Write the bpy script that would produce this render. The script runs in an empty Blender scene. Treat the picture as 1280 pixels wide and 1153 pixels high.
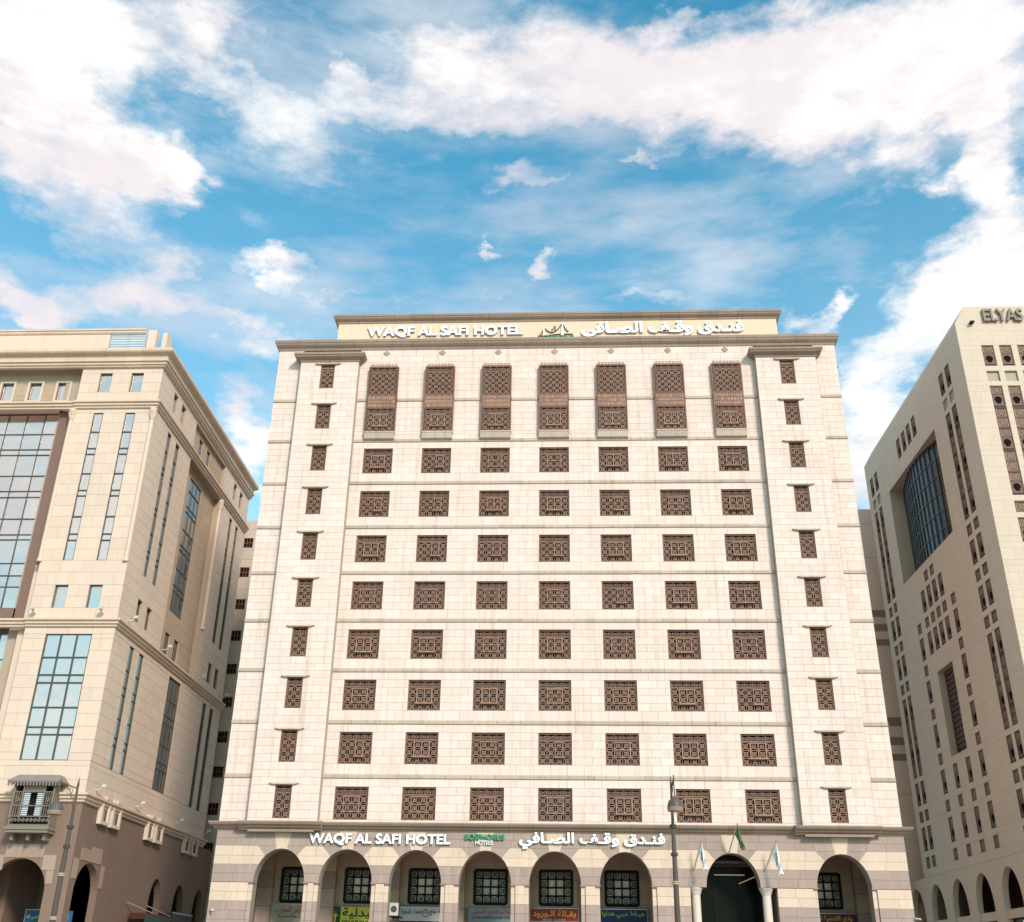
import bpy, math, random
from mathutils import Vector, Matrix
random.seed(7)
S = bpy.context.scene
COL = S.collection

# ---------------------------------------------------------------- camera
yaw, pitch, roll = math.radians(-2.945), math.radians(26.2023), math.radians(0.9123)
fwd = Vector((math.sin(yaw)*math.cos(pitch), math.cos(yaw)*math.cos(pitch), math.sin(pitch)))
rt = Vector((math.cos(yaw), -math.sin(yaw), 0)); up = rt.cross(fwd)
r2 = math.cos(roll)*rt + math.sin(roll)*up; u2 = -math.sin(roll)*rt + math.cos(roll)*up
cam = bpy.data.objects.new('camera', bpy.data.cameras.new('camera')); COL.objects.link(cam)
M = Matrix((r2, u2, -fwd)).transposed().to_4x4(); M.translation = (0, -70, 1.6)
cam.matrix_world = M
cam.data.lens = 37.343; cam.data.sensor_width = 36; cam.data.clip_end = 5000; cam.data.clip_start = 0.1
S.camera = cam
# ---------------------------------------------------------------- sun, exposure
SUN = Vector((0.46, -0.84, 0.56)).normalized()
sd = bpy.data.lights.new('sun', 'SUN'); sd.energy = 3.4; sd.angle = math.radians(11); sd.color = (1, .885, .80)
so = bpy.data.objects.new('sun', sd); COL.objects.link(so); so.location = (40, -60, 60)
so.rotation_euler = SUN.to_track_quat('Z', 'Y').to_euler()
S.view_settings.view_transform = 'Standard'; S.view_settings.look = 'None'
S.view_settings.exposure = 0.12; S.view_settings.gamma = 1; S.view_settings.use_curve_mapping = False
# ---------------------------------------------------------------- sky with clouds
W = bpy.data.worlds.new('World'); S.world = W; W.use_nodes = True
nt = W.node_tree; nt.nodes.clear(); N = nt.nodes; L = nt.links
def nd(t, **k):
    n = N.new(t)
    for a, b in k.items(): setattr(n, a, b)
    return n
def mth(op, a, b=None, c=None, clamp=False):
    n = nd('ShaderNodeMath', operation=op, use_clamp=clamp)
    for i, x in enumerate((a, b, c)):
        if x is None: continue
        if isinstance(x, (int, float)): n.inputs[i].default_value = x
        else: L.new(x, n.inputs[i])
    return n.outputs[0]
def vm(op, a, b=None, out=0):
    n = nd('ShaderNodeVectorMath', operation=op)
    for i, x in enumerate((a, b)):
        if x is None: continue
        if isinstance(x, (tuple, list)): n.inputs[i].default_value = x
        else: L.new(x, n.inputs[i])
    return n.outputs[out]
def noise(vec, scale, detail=6, rough=.55, lac=2.0, col=False):
    n = nd('ShaderNodeTexNoise'); L.new(vec, n.inputs['Vector'])
    n.inputs['Scale'].default_value = scale; n.inputs['Detail'].default_value = detail
    n.inputs['Roughness'].default_value = rough; n.inputs['Lacunarity'].default_value = lac
    return n.outputs['Color' if col else 0]
def sstep(x, a, b, lo=0., hi=1.):
    n = nd('ShaderNodeMapRange', interpolation_type='SMOOTHSTEP'); L.new(x, n.inputs[0])
    for i, v in zip((1, 2, 3, 4), (a, b, lo, hi)): n.inputs[i].default_value = v
    return n.outputs[0]
tc = nd('ShaderNodeTexCoord'); dirv = tc.outputs['Generated']
sp = nd('ShaderNodeSeparateXYZ'); L.new(dirv, sp.inputs[0])
az = mth('MULTIPLY', mth('ARCTAN2', sp.outputs[0], sp.outputs[1]), 57.2958)
el = mth('MULTIPLY', mth('ARCSINE', sp.outputs[2]), 57.2958)
cb = nd('ShaderNodeCombineXYZ'); L.new(az, cb.inputs[0]); L.new(el, cb.inputs[1]); P0 = cb.outputs[0]
stretch = vm('MULTIPLY', dirv, (1, 1, 2.0))
warp = vm('MULTIPLY', vm('SUBTRACT', noise(stretch, 7, 7, .6, col=True), (.5, .5, .5)), (13, 8, 0))
warp2 = vm('MULTIPLY', vm('SUBTRACT', noise(vm('MULTIPLY', dirv, (1, 1, 1.5)), 26, 6, .65, col=True), (.5, .5, .5)), (3, 2, 0))
P = vm('ADD', vm('ADD', P0, warp), warp2)
# cloud banks: (azimuth, elevation, half-width, half-height in degrees, weight)
BLOBS = [
 (-33.2, 41.0, 9.3, 6.4, 1.1),
 (-27.3, 39.1, 5.0, 2.3, 0.9),
 (-33.4, 44.4, 8.3, 3.4, 0.8),
 (-25.2, 39.6, 2.5, 1.4, 0.6),
 (-34.0, 37.7, 5.3, 3.0, 0.6),
 (-29.6, 35.2, 7.3, 1.9, 0.5),
 (-32.4, 31.2, 4.9, 2.3, 0.75),
 (-24.5, 34.5, 3.4, 1.7, 0.6),
 (-27.1, 32.5, 6.2, 1.9, 0.6),
 (-31.3, 30.1, 4.9, 1.5, 0.5),
 (-23.9, 45.7, 6.5, 2.6, 0.42),
 (-24.4, 44.4, 2.5, 4.2, 0.4),
 (-20.6, 43.4, 8.7, 1.5, 0.68),
 (-13.7, 44.6, 6.9, 1.6, 0.72),
 (-18.1, 41.5, 6.1, 2.3, 0.4),
 (-8.1, 46.0, 6.1, 3.0, 0.75),
 (-5.6, 43.6, 5.8, 1.9, 0.62),
 (-12.7, 41.9, 6.6, 1.5, 0.4),
 (1.3, 45.7, 9.6, 4.5, 1.1),
 (9.2, 44.9, 8.9, 4.2, 1.1),
 (16.7, 43.5, 8.2, 3.8, 1.1),
 (22.9, 41.5, 7.0, 3.6, 1.1),
 (28.3, 43.3, 8.2, 4.2, 1.0),
 (28.1, 38.8, 4.5, 4.5, 1.0),
 (21.9, 45.7, 9.5, 3.0, 0.75),
 (27.1, 36.8, 3.1, 2.1, 0.7),
 (15.1, 46.6, 8.2, 2.3, 0.5),
 (-2.4, 40.7, 5.6, 1.1, 0.95),
 (1.1, 40.2, 2.8, 0.5, 0.5),
 (-4.3, 38.1, 1.3, 0.6, 0.8),
 (0.3, 37.2, 1.5, 1.0, 0.9),
 (-0.5, 38.5, 1.2, 0.5, 0.6),
 (-18.3, 35.0, 3.6, 0.8, 0.85),
 (-15.4, 34.4, 2.6, 0.6, 0.5),
 (5.9, 41.6, 3.3, 0.5, 0.6),
 (-3.1, 35.4, 6.5, 1.1, 0.5),
 (-11.4, 34.4, 4.7, 1.1, 0.5),
 (7.2, 34.5, 3.4, 1.1, 0.5),
 (2.1, 34.6, 3.4, 0.9, 0.45),
 (25.7, 34.0, 4.7, 2.6, 1.05),
 (22.9, 31.4, 4.3, 3.8, 1.1),
 (19.2, 28.0, 4.0, 4.5, 1.1),
 (16.4, 24.2, 4.2, 4.5, 1.0),
 (26.5, 30.6, 3.7, 4.9, 1.0),
 (16.2, 33.0, 1.3, 1.1, 0.9),
 (14.8, 32.2, 2.5, 0.8, 0.6),
 (-21.9, 32.3, 7.9, 2.1, 0.6),
 (-18.5, 25.8, 3.1, 4.2, 0.95),
 (-28.9, 30.7, 7.3, 1.7, 0.5),
 (-17.5, 31.5, 4.1, 2.3, 0.5),
 (-16.2, 46.0, 4.5, 1.0, -0.3),
 (-13.1, 48.6, 8.0, 1.5, -0.35),
 (9.7, 49.0, 6.4, 0.8, -0.5),
 (-3.3, 41.0, 15.4, 1.1, -0.2),
 (8.0, 38.4, 12.1, 2.8, -0.3),
 (-13.9, 38.8, 6.3, 1.9, -0.3),
 (15.8, 35.5, 4.3, 2.3, -0.3),
 (-32.2, 33.3, 3.4, 0.9, -0.3),
 (22.1, 37.1, 2.6, 0.9, -0.5),
]
tot = None
for a, e, ra, re, w in BLOBS:
    d = vm('LENGTH', vm('MULTIPLY', vm('SUBTRACT', P, (a, e, 0)), (.88/ra, .88/re, 0)), out=1)
    v = sstep(d, 0, 1, w, 0)
    tot = v if tot is None else mth('ADD', tot, v)
# the sky goes on with scattered cloud on every side
away = mth('MAXIMUM', sstep(mth('ABSOLUTE', az), 34, 50, 0, .62), sstep(el, 52, 64, 0, .62))
tot = mth('MAXIMUM', mth('MINIMUM', tot, 1.15), away)
n1 = mth('SUBTRACT', noise(stretch, 5.5, 10, .62), .5)
n2 = mth('SUBTRACT', noise(vm('MULTIPLY', dirv, (1.2, 1, 3.2)), 17, 8, .66), .5)
dens = mth('ADD', tot, mth('ADD', mth('MULTIPLY', n1, 1.7), mth('MULTIPLY', n2, .75)))
veil = mth('MULTIPLY', sstep(noise(vm('MULTIPLY', dirv, (1, 1, 3.6)), 4.2, 8, .6), .38, .72), .5)
alpha = mth('MAXIMUM', sstep(dens, -.02, 1.18), veil)
haze = sstep(el, 6, 48, .40, .0)
alpha = mth('MAXIMUM', alpha, haze)
sky = nd('ShaderNodeTexSky', sky_type='NISHITA'); sky.sun_disc = False
sky.sun_elevation = math.asin(SUN.z); sky.sun_rotation = math.atan2(SUN.x, SUN.y)
sky.air_density = 1.0; sky.dust_density = 0.6; sky.ozone_density = 1.6
hue = nd('ShaderNodeMix', data_type='RGBA', blend_type='MULTIPLY'); hue.inputs[0].default_value = 1
L.new(sky.outputs[0], hue.inputs[6]); hue.inputs[7].default_value = (.66, 2.24, 2.12, 1)
ns = noise(stretch, 3.2, 5, .5)
csh = nd('ShaderNodeMix', data_type='RGBA'); L.new(sstep(mth('ADD', ns, mth('MULTIPLY', n2, .5)), .36, .60), csh.inputs[0])
csh.inputs[6].default_value = (7.8, 7.25, 7.45, 1); csh.inputs[7].default_value = (9.8, 9.35, 9.05, 1)
mx = nd('ShaderNodeMix', data_type='RGBA'); L.new(alpha, mx.inputs[0])
L.new(hue.outputs[2], mx.inputs[6]); L.new(csh.outputs[2], mx.inputs[7])
bg = nd('ShaderNodeBackground'); L.new(mx.outputs[2], bg.inputs[0]); bg.inputs[1].default_value = 0.11
wo = nd('ShaderNodeOutputWorld'); L.new(bg.outputs[0], wo.inputs[0])

# ---------------------------------------------------------------- materials
def mat(name, col, rough=.8, var=.05, island=.06, streak=.0, grain=4, metal=0, bump=.0, spec=.35, emis=None, streakcol=None, tint=None):
    m = bpy.data.materials.new(name); m.use_nodes = True; t = m.node_tree; nn = t.nodes; ll = t.links
    b = nn['Principled BSDF']; b.inputs['Roughness'].default_value = rough; b.inputs['Metallic'].default_value = metal
    b.inputs['Specular IOR Level'].default_value = spec
    g = nn.new('ShaderNodeNewGeometry'); oi = nn.new('ShaderNodeObjectInfo')
    def ma(op, a, b_=None, clamp=False):
        n = nn.new('ShaderNodeMath'); n.operation = op; n.use_clamp = clamp
        for i, x in enumerate((a, b_)):
            if x is None: continue
            if isinstance(x, (int, float)): n.inputs[i].default_value = x
            else: ll.new(x, n.inputs[i])
        return n.outputs[0]
    def nz(scale, detail, vec=None):
        n = nn.new('ShaderNodeTexNoise'); n.inputs['Scale'].default_value = scale; n.inputs['Detail'].default_value = detail
        n.inputs['Roughness'].default_value = .6
        ll.new(vec if vec else g.outputs['Position'], n.inputs['Vector']); return n.outputs[0]
    rnd = ma('FRACT', ma('ADD', g.outputs['Random Per Island'], oi.outputs['Random']))
    k = ma('ADD', ma('MULTIPLY', ma('SUBTRACT', rnd, .5), 2*island), 1.0)
    if var:
        k = ma('ADD', k, ma('MULTIPLY', ma('SUBTRACT', nz(.35, 5), .5), 3*var))
        k = ma('ADD', k, ma('MULTIPLY', ma('SUBTRACT', nz(grain, 6), .5), 2*var))
    vmx = nn.new('ShaderNodeVectorMath'); vmx.operation = 'SCALE'; vmx.inputs[0].default_value = col; ll.new(k, vmx.inputs['Scale'])
    out = vmx.outputs[0]
    if tint:                                    # some stones of the other shade
        rr = ma('FRACT', ma('MULTIPLY', rnd, 7.13)); mr = nn.new('ShaderNodeMapRange'); ll.new(rr, mr.inputs[0])
        mr.inputs[1].default_value = .35; mr.inputs[2].default_value = 1.0; mr.inputs[4].default_value = .55
        mi = nn.new('ShaderNodeMix'); mi.data_type = 'RGBA'; ll.new(mr.outputs[0], mi.inputs[0]); ll.new(out, mi.inputs[6]); mi.inputs[7].default_value = (*tint, 1)
        out = mi.outputs[2]
    if streak:
        v = nn.new('ShaderNodeVectorMath'); v.operation = 'MULTIPLY'; ll.new(g.outputs['Position'], v.inputs[0]); v.inputs[1].default_value = (2.6, 2.6, .16)
        s = nz(1.0, 7, v.outputs[0]); mr = nn.new('ShaderNodeMapRange'); ll.new(s, mr.inputs[0])
        mr.inputs[1].default_value = .52; mr.inputs[2].default_value = .78; mr.inputs[4].default_value = streak
        mi = nn.new('ShaderNodeMix'); mi.data_type = 'RGBA'; ll.new(mr.outputs[0], mi.inputs[0]); ll.new(out, mi.inputs[6])
        sc = streakcol or tuple(c*f for c, f in zip(col, (.62, .52, .42))); mi.inputs[7].default_value = (*sc, 1)
        out = mi.outputs[2]
    ll.new(out, b.inputs['Base Color'])
    if bump:
        bp = nn.new('ShaderNodeBump'); bp.inputs['Strength'].default_value = bump; bp.inputs['Distance'].default_value = .05
        ll.new(nz(grain*2, 5), bp.inputs['Height']); ll.new(bp.outputs[0], b.inputs['Normal'])
    if emis:
        b.inputs['Emission Color'].default_value = (*emis[:3], 1); b.inputs['Emission Strength'].default_value = emis[3]
    return m
CREAM = mat('limestone_cream', (.71, .572, .51), .85, .045, .05, .55, bump=.12, tint=(.68, .525, .44))
CREAM_CORE = mat('mortar_cream', (.40, .33, .26), .9, .04, 0)
BAND = mat('limestone_tan', (.47, .37, .295), .85, .09, .10, .55, bump=.2, streakcol=(.20, .155, .12))
BROWNC = mat('cornice_brown_stone', (.30, .215, .165), .8, .10, .08, .45, bump=.15, streakcol=(.16, .115, .09))
PINK = mat('zebra_pink_stone', (.36, .265, .225), .85, .06, .06, .28, bump=.15, streakcol=(.60, .52, .46))
KEY = mat('zebra_cream_stone', (.63, .48, .375), .85, .05, .05, .40, bump=.12)
ARCORE = mat('mortar_grey', (.30, .25, .20), .9, .05, 0)
SIGNW = mat('penthouse_ochre', (.70, .53, .39), .8, .03, 0, .15)
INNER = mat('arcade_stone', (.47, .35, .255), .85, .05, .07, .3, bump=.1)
WOOD = mat('lattice_wood', (.190, .092, .060), .65, .10, .2, grain=9)
WOODL = mat('lattice_wood_faded', (.30, .175, .125), .7, .10, .2, grain=9)
WOODR = mat('lattice_red_brown', (.135, .068, .047), .6, .1, .15, grain=9)
DARK = mat('dark_window_glass', (.016, .013, .012), .15, 0, 0, spec=.25)
INGL = mat('arcade_window_glass', (.82, .72, .62), .3, .12, .18, spec=.2, grain=3)
BLACKM = mat('black_iron', (.018, .015, .013), .6, .1, 0, spec=.08)
PEACH = mat('left_limestone', (.65, .505, .405), .85, .03, .035, .22, bump=.12)
PEACHC = mat('left_mortar', (.40, .31, .23), .9, .04, 0)
PEACHT = mat('left_trim_stone', (.63, .475, .365), .8, .05, .05, .30, bump=.1)
TANP = mat('left_tan_panel', (.44, .32, .225), .85, .05, .04, .25, bump=.1)
MAUVE = mat('left_brown_granite', (.205, .118, .092), .6, .05, .05, .1, bump=.05)
LBASE = mat('left_base_granite', (.215, .138, .105), .75, .06, .05, .25, bump=.1)
LBLK = mat('left_base_pink_block', (.36, .25, .195), .8, .06, .08, .2, bump=.1)
MULL = mat('aluminium_grey', (.085, .085, .085), .45, .05, 0, metal=.4)
def glassmat(name, col, rough):
    m = bpy.data.materials.new(name); m.use_nodes = True; t = m.node_tree; b = t.nodes['Principled BSDF']
    b.inputs['Base Color'].default_value = (*col, 1); b.inputs['Metallic'].default_value = .85; b.inputs['Roughness'].default_value = rough
    g = t.nodes.new('ShaderNodeNewGeometry'); n = t.nodes.new('ShaderNodeTexNoise'); n.inputs['Scale'].default_value = .8; n.inputs['Detail'].default_value = 2
    t.links.new(g.outputs['Position'], n.inputs['Vector']); bp = t.nodes.new('ShaderNodeBump'); bp.inputs['Strength'].default_value = .5; bp.inputs['Distance'].default_value = .03
    t.links.new(n.outputs[0], bp.inputs['Height']); t.links.new(bp.outputs[0], b.inputs['Normal'])
    return m
MIRR = glassmat('blue_grey_mirror_glass', (.74, .65, .59), .06)
SMOKED = mat('dark_bronze_glass', (.05, .04, .033), .12, .1, .3, spec=.35, grain=1)
SMOKE = glassmat('smoked_glass', (.31, .26, .225), .10)
RSTONE = mat('right_limestone', (.61, .49, .385), .85, .04, .02, .22, bump=.15, streakcol=(.36, .29, .22))
RMORT = mat('right_mortar', (.42, .35, .27), .9, .04, 0)
PINKB = mat('rear_pink_render', (.72, .54, .43), .85, .05, .03, .2)
REARB = mat('rear_beige_render', (.56, .47, .38), .85, .05, .04, .2)
REARS = mat('rear_brown_stripe', (.30, .19, .145), .85, .05, .03)
WHITE = mat('white_letter_acrylic', (.86, .86, .84), .4, .01, 0)
LETS = mat('letter_side_grey', (.25, .25, .25), .5, .02, 0)
GREEN = mat('green_letter', (.04, .30, .14), .45, .05, 0)
BRZ = mat('bronze_letter', (.17, .125, .09), .5, .1, .1)
LINE = mat('logo_dark_line', (.10, .07, .055), .5, .05, 0)
LAMP = mat('lamp_post_paint', (.085, .062, .050), .5, .1, 0, bump=.1)
LAMPH = mat('lamp_hood_grey', (.095, .08, .07), .5, .1, 0)
LAMPB = mat('lamp_post_band', (.42, .33, .22), .5, .1, 0)
LAMPG = mat('lamp_glass', (.30, .22, .16), .3, .05, 0)
LATG = mat('oriel_grey_wood', (.20, .165, .125), .7, .1, .12, grain=8)
SLATE = mat('oriel_roof', (.24, .20, .18), .7, .08, .05)
LOUV = mat('louvre_blue_grey', (.50, .54, .56), .5, .05, .05)
COLST = mat('column_marble', (.62, .53, .45), .5, .05, 0, .15)
WFLAG = mat('white_flag_cloth', (.80, .80, .80), .8, .02, 0)
GFLAG = mat('green_flag_cloth', (.10, .16, .07), .8, .08, 0)
STEEL = mat('galvanised_steel', (.5, .5, .5), .4, .05, 0, metal=.5)
PLASW = mat('white_plastic', (.55, .52, .47), .5, .03, 0)
ASPH = mat('asphalt', (.05, .05, .052), .9, .15, 0, grain=12, bump=.2)
PAVE = mat('paving_stone', (.38, .34, .30), .85, .08, .1, grain=6, bump=.2)
PAINT = mat('road_paint_white', (.72, .72, .70), .7, .08, 0)
DWOOD = mat('entrance_timber', (.10, .055, .038), .5, .1, 0)
DGLASS = mat('entrance_glass', (.008, .008, .006), .2, .3, .2, spec=.06, grain=1.5)
def flat(n, c, r=.5): return mat(n, c, r, .03, 0)
RED = flat('sign_red', (.36, .028, .018)); YEL = flat('sign_yellow', (.60, .55, .05)); GOLD = flat('sign_gold', (.72, .50, .10))
BEIGE = flat('sign_beige', (.42, .36, .27)); SWHITE = flat('sign_white', (.55, .53, .52)); SGREY = mat('sign_grey_blue', (.24, .26, .28), .5, .25, 0, grain=2)
NAVY = mat('sign_navy', (.018, .04, .12), .5, .3, 0, grain=2); BLUE = flat('sign_blue', (.02, .10, .22)); MAROON = flat('sign_maroon', (.17, .018, .012))
INK = flat('sign_black_ink', (.03, .025, .03)); REDI = flat('sign_red_ink', (.40, .04, .03)); DGREEN = flat('sign_dark_green', (.012, .05, .02))

# ---------------------------------------------------------------- building helpers
class Fr:
    "a wall frame: u along the wall, d out of it, z up"
    def __init__(s, o, U, Nn): s.o = Vector(o); s.U = Vector(U).normalized(); s.N = Vector(Nn).normalized()
    def p(s, u, d, z): return s.o + s.U*u + s.N*d + Vector((0, 0, z))
    def back(s, d): return Fr(s.o + s.N*(-d), s.U, s.N)
    def ang(s): return math.atan2(s.U.y, s.U.x)
FRONT = Fr((0, 0, 0), (1, 0, 0), (0, -1, 0))
class MB:
    def __init__(s, F=FRONT): s.v = []; s.f = []; s.m = []; s.F = F; s.cur = 0
    def poly(s, pts, raw=False):
        i = len(s.v); s.v += [Vector(p) if raw else s.F.p(*p) for p in pts]; s.f.append(tuple(range(i, i+len(pts)))); s.m.append(s.cur)
    def box(s, u0, u1, d0, d1, z0, z1):
        i = len(s.v)
        s.v += [s.F.p(u, d, z) for z in (z0, z1) for u, d in ((u0, d0), (u1, d0), (u1, d1), (u0, d1))]
        for q in ((0, 3, 2, 1), (4, 5, 6, 7), (0, 1, 5, 4), (1, 2, 6, 5), (2, 3, 7, 6), (3, 0, 4, 7)):
            s.f.append(tuple(i+k for k in q)); s.m.append(s.cur)
    def prism(s, pts, d0, d1):
        "outline (u,z) extruded from depth d0 out to d1"
        n = len(pts); i = len(s.v)
        s.v += [s.F.p(u, d0, z) for u, z in pts] + [s.F.p(u, d1, z) for u, z in pts]
        s.f.append(tuple(range(i+n-1, i-1, -1))); s.f.append(tuple(range(i+n, i+2*n))); s.m += [s.cur]*2
        for k in range(n):
            j = (k+1) % n; s.f.append((i+k, i+j, i+n+j, i+n+k)); s.m.append(s.cur)
    def loft(s, rings, cap=True):
        i = len(s.v); n = len(rings[0])
        for r in rings: s.v += [Vector(p) for p in r]
        for a in range(len(rings)-1):
            for k in range(n):
                j = (k+1) % n; s.f.append((i+a*n+k, i+a*n+j, i+(a+1)*n+j, i+(a+1)*n+k)); s.m.append(s.cur)
        if cap:
            s.f.append(tuple(range(i+n-1, i-1, -1))); b = i+(len(rings)-1)*n; s.f.append(tuple(range(b, b+n))); s.m += [s.cur]*2
    def lathe(s, c, prof, n=12):
        s.loft([[(c[0]+r*math.cos(6.28318*k/n), c[1]+r*math.sin(6.28318*k/n), c[2]+z) for k in range(n)] for r, z in prof])
    def bar(s, a, b, r, n=6):
        a = Vector(a); b = Vector(b); d = (b-a).normalized(); x = d.orthogonal().normalized(); y = d.cross(x)
        s.loft([[p + x*r*math.cos(6.28318*k/n) + y*r*math.sin(6.28318*k/n) for k in range(n)] for p in (a, b)])
    def stick(s, u0, z0, u1, z1, w, d0, d1):
        "flat bar in the wall plane"
        L_ = math.hypot(u1-u0, z1-z0); a = -(z1-z0)/L_*w/2; b = (u1-u0)/L_*w/2
        s.prism([(u0+a, z0+b), (u0-a, z0-b), (u1-a, z1-b), (u1+a, z1+b)], d0, d1)
    def ring(s, uc, zc, r0, r1, d0, d1, n=8, ph=0.39):
        for k in range(n):
            a = ph+6.28318*k/n; b = ph+6.28318*(k+1)/n
            s.prism([(uc+r0*math.cos(a), zc+r0*math.sin(a)), (uc+r1*math.cos(a), zc+r1*math.sin(a)), (uc+r1*math.cos(b), zc+r1*math.sin(b)), (uc+r0*math.cos(b), zc+r0*math.sin(b))], d0, d1)
    def mesh(s, name, mats, off=Vector((0, 0, 0))):
        me = bpy.data.meshes.new(name); me.from_pydata([tuple(v-off) for v in s.v], [], s.f)
        mats = mats if isinstance(mats, (list, tuple)) else [mats]
        for m in mats: me.materials.append(m)
        if len(mats) > 1: me.polygons.foreach_set('material_index', s.m)
        me.update(); return me
def wpos(o):
    v = Vector(o.location)
    while o.parent: o = o.parent; v += o.location
    return v
def link(name, me, parent=None, loc=None, rotz=0, kind=None):
    o = bpy.data.objects.new(name, me); COL.objects.link(o); o.parent = parent
    if loc is not None: o.location = loc
    o.rotation_euler = (0, 0, rotz)
    if kind: o['kind'] = kind
    return o
def part(name, mb, mats, parent, kind=None):
    return link(name, mb.mesh(name, mats, wpos(parent) if parent else Vector((0, 0, 0))), parent, kind=kind)
def thing(name, loc, label, cat, group=None):
    o = link(name, None, loc=loc); o.empty_display_size = .5
    o['label'] = label; o['category'] = cat
    if group: o['group'] = group
    return o
UM = {}
def unit(m):
    if m.name not in UM:
        b = MB(Fr((0, 0, 0), (1, 0, 0), (0, -1, 0))); b.box(-.5, .5, -.5, .5, -.5, .5); UM[m.name] = b.mesh('unit_'+m.name, m)
    return UM[m.name]
def put(name, m, F, u0, u1, d0, d1, z0, z1, parent, rot0=0):
    "one block as an object of its own, sharing its mesh"
    o = link(name, unit(m), parent, F.p((u0+u1)/2, (d0+d1)/2, (z0+z1)/2) - wpos(parent), F.ang())
    o.scale = (abs(u1-u0), abs(d1-d0), abs(z1-z0)); return o
CAMP = Vector((0, -70, 1.6))
class Panels:
    "stone facing: the largest in the picture are objects, the rest one joined part"
    def __init__(s, name): s.name = name; s.L = []
    def add(s, F, u0, u1, z0, z1, m, d0=-.022, d1=0.):
        c = F.p((u0+u1)/2, d1, (z0+z1)/2); r = c-CAMP
        if r.normalized().dot(F.N) > 0: return
        s.L.append((abs((u1-u0)*(z1-z0)*r.normalized().dot(F.N))/r.length_squared, F, u0, u1, z0, z1, m, d0, d1))
    def emit(s, root, lim=300):
        s.L.sort(key=lambda t: -t[0]); mats = []
        for t in s.L[:lim]: put(s.name, t[6], t[1], t[2], t[3], t[7], t[8], t[4], t[5], root)
        b = MB()
        for t in s.L[lim:]:
            if t[6] not in mats: mats.append(t[6])
            b.cur = mats.index(t[6]); b.F = t[1]; b.box(t[2], t[3], t[7], t[8], t[4], t[5])
        if s.L[lim:]: part(s.name, b, mats, root, 'stuff')
def core(mb, F, u0, u1, z0, z1, holes, d=-.022):
    us = sorted({u0, u1, *[min(max(h[i], u0), u1) for h in holes for i in (0, 1)]}); zs = sorted({z0, z1, *[min(max(h[i], z0), z1) for h in holes for i in (2, 3)]})
    mb.F = F
    for a, b in zip(us, us[1:]):
        for c, e in zip(zs, zs[1:]):
            if b-a < 1e-4 or e-c < 1e-4: continue
            um, zm = (a+b)/2, (c+e)/2
            if any(h[0] < um < h[1] and h[2] < zm < h[3] for h in holes): continue
            mb.poly([(a, d, c), (b, d, c), (b, d, e), (a, d, e)])
    for h in holes:
        D = -h[4]
        if D == 0: continue
        a, b, c, e = h[:4]
        mb.poly([(a, 0, c), (a, D, c), (a, D, e), (a, 0, e)]); mb.poly([(b, D, c), (b, 0, c), (b, 0, e), (b, D, e)])
        mb.poly([(a, 0, e), (a, D, e), (b, D, e), (b, 0, e)]); mb.poly([(a, D, c), (a, 0, c), (b, 0, c), (b, D, c)])
def face(P_, F, u0, u1, zlist, holes, m, bw=1.1, gap=.014, jit=.0):
    "running-bond facing over a wall with openings"
    hz = sorted({z for h in holes for z in h[2:4]})
    rows = []
    for r, (a, b) in enumerate(zip(zlist, zlist[1:])):
        cut = [a]+[z for z in hz if a+.1 < z < b-.1]+[b]
        for c, e in zip(cut, cut[1:]): rows.append((r, c, e))
    for r, c, e in rows:
        zm = (c+e)/2
        hs = sorted([(h[0], h[1]) for h in holes if h[2] < zm < h[3] and h[1] > u0 and h[0] < u1])
        segs = []; x = u0
        for a, b in hs:
            if a > x+.02: segs.append((x, a))
            x = max(x, b)
        if x < u1-.02: segs.append((x, u1))
        for a, b in segs:
            n0 = math.ceil((a-u0)/bw - (.5 if r % 2 else 0)); cuts = [a]
            k = n0
            while True:
                x = u0+(k+(.5 if r % 2 else 0))*bw + random.uniform(-jit, jit)
                if x > b-.25: break
                if x > a+.25: cuts.append(x)
                k += 1
            cuts.append(b)
            for p, q in zip(cuts, cuts[1:]): P_.add(F, p+gap/2, q-gap/2, c+gap/2, e-gap/2, m, d1=random.uniform(-.003, .003))
def cornice(mb, F, u0, u1, prof, e0=0, e1=0, seg=1.5, gap=.012):
    "moulding run: prof = (projection, z) from bottom to top; e0/e1 = 1 mitre outwards, -1 inwards, 0 square"
    n = max(1, round((u1-u0)/seg)); st = (u1-u0)/n; mb.F = F
    pr = [(-.05, prof[0][1])]+list(prof)+[(-.05, prof[-1][1])]
    for k in range(n):
        a = u0+k*st+(gap/2 if k else 0); b = u0+(k+1)*st-(gap/2 if k < n-1 else 0)
        i = len(mb.v); m_ = len(pr)
        for (p, z) in pr: mb.v.append(F.p(a-(e0*p if k == 0 else 0), p, z))
        for (p, z) in pr: mb.v.append(F.p(b+(e1*p if k == n-1 else 0), p, z))
        for q in range(m_):
            w = (q+1) % m_; mb.f.append((i+q, i+w, i+m_+w, i+m_+q)); mb.m.append(mb.cur)
        mb.f.append(tuple(range(i, i+m_))); mb.f.append(tuple(range(i+2*m_-1, i+m_-1, -1))); mb.m += [mb.cur]*2
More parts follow.
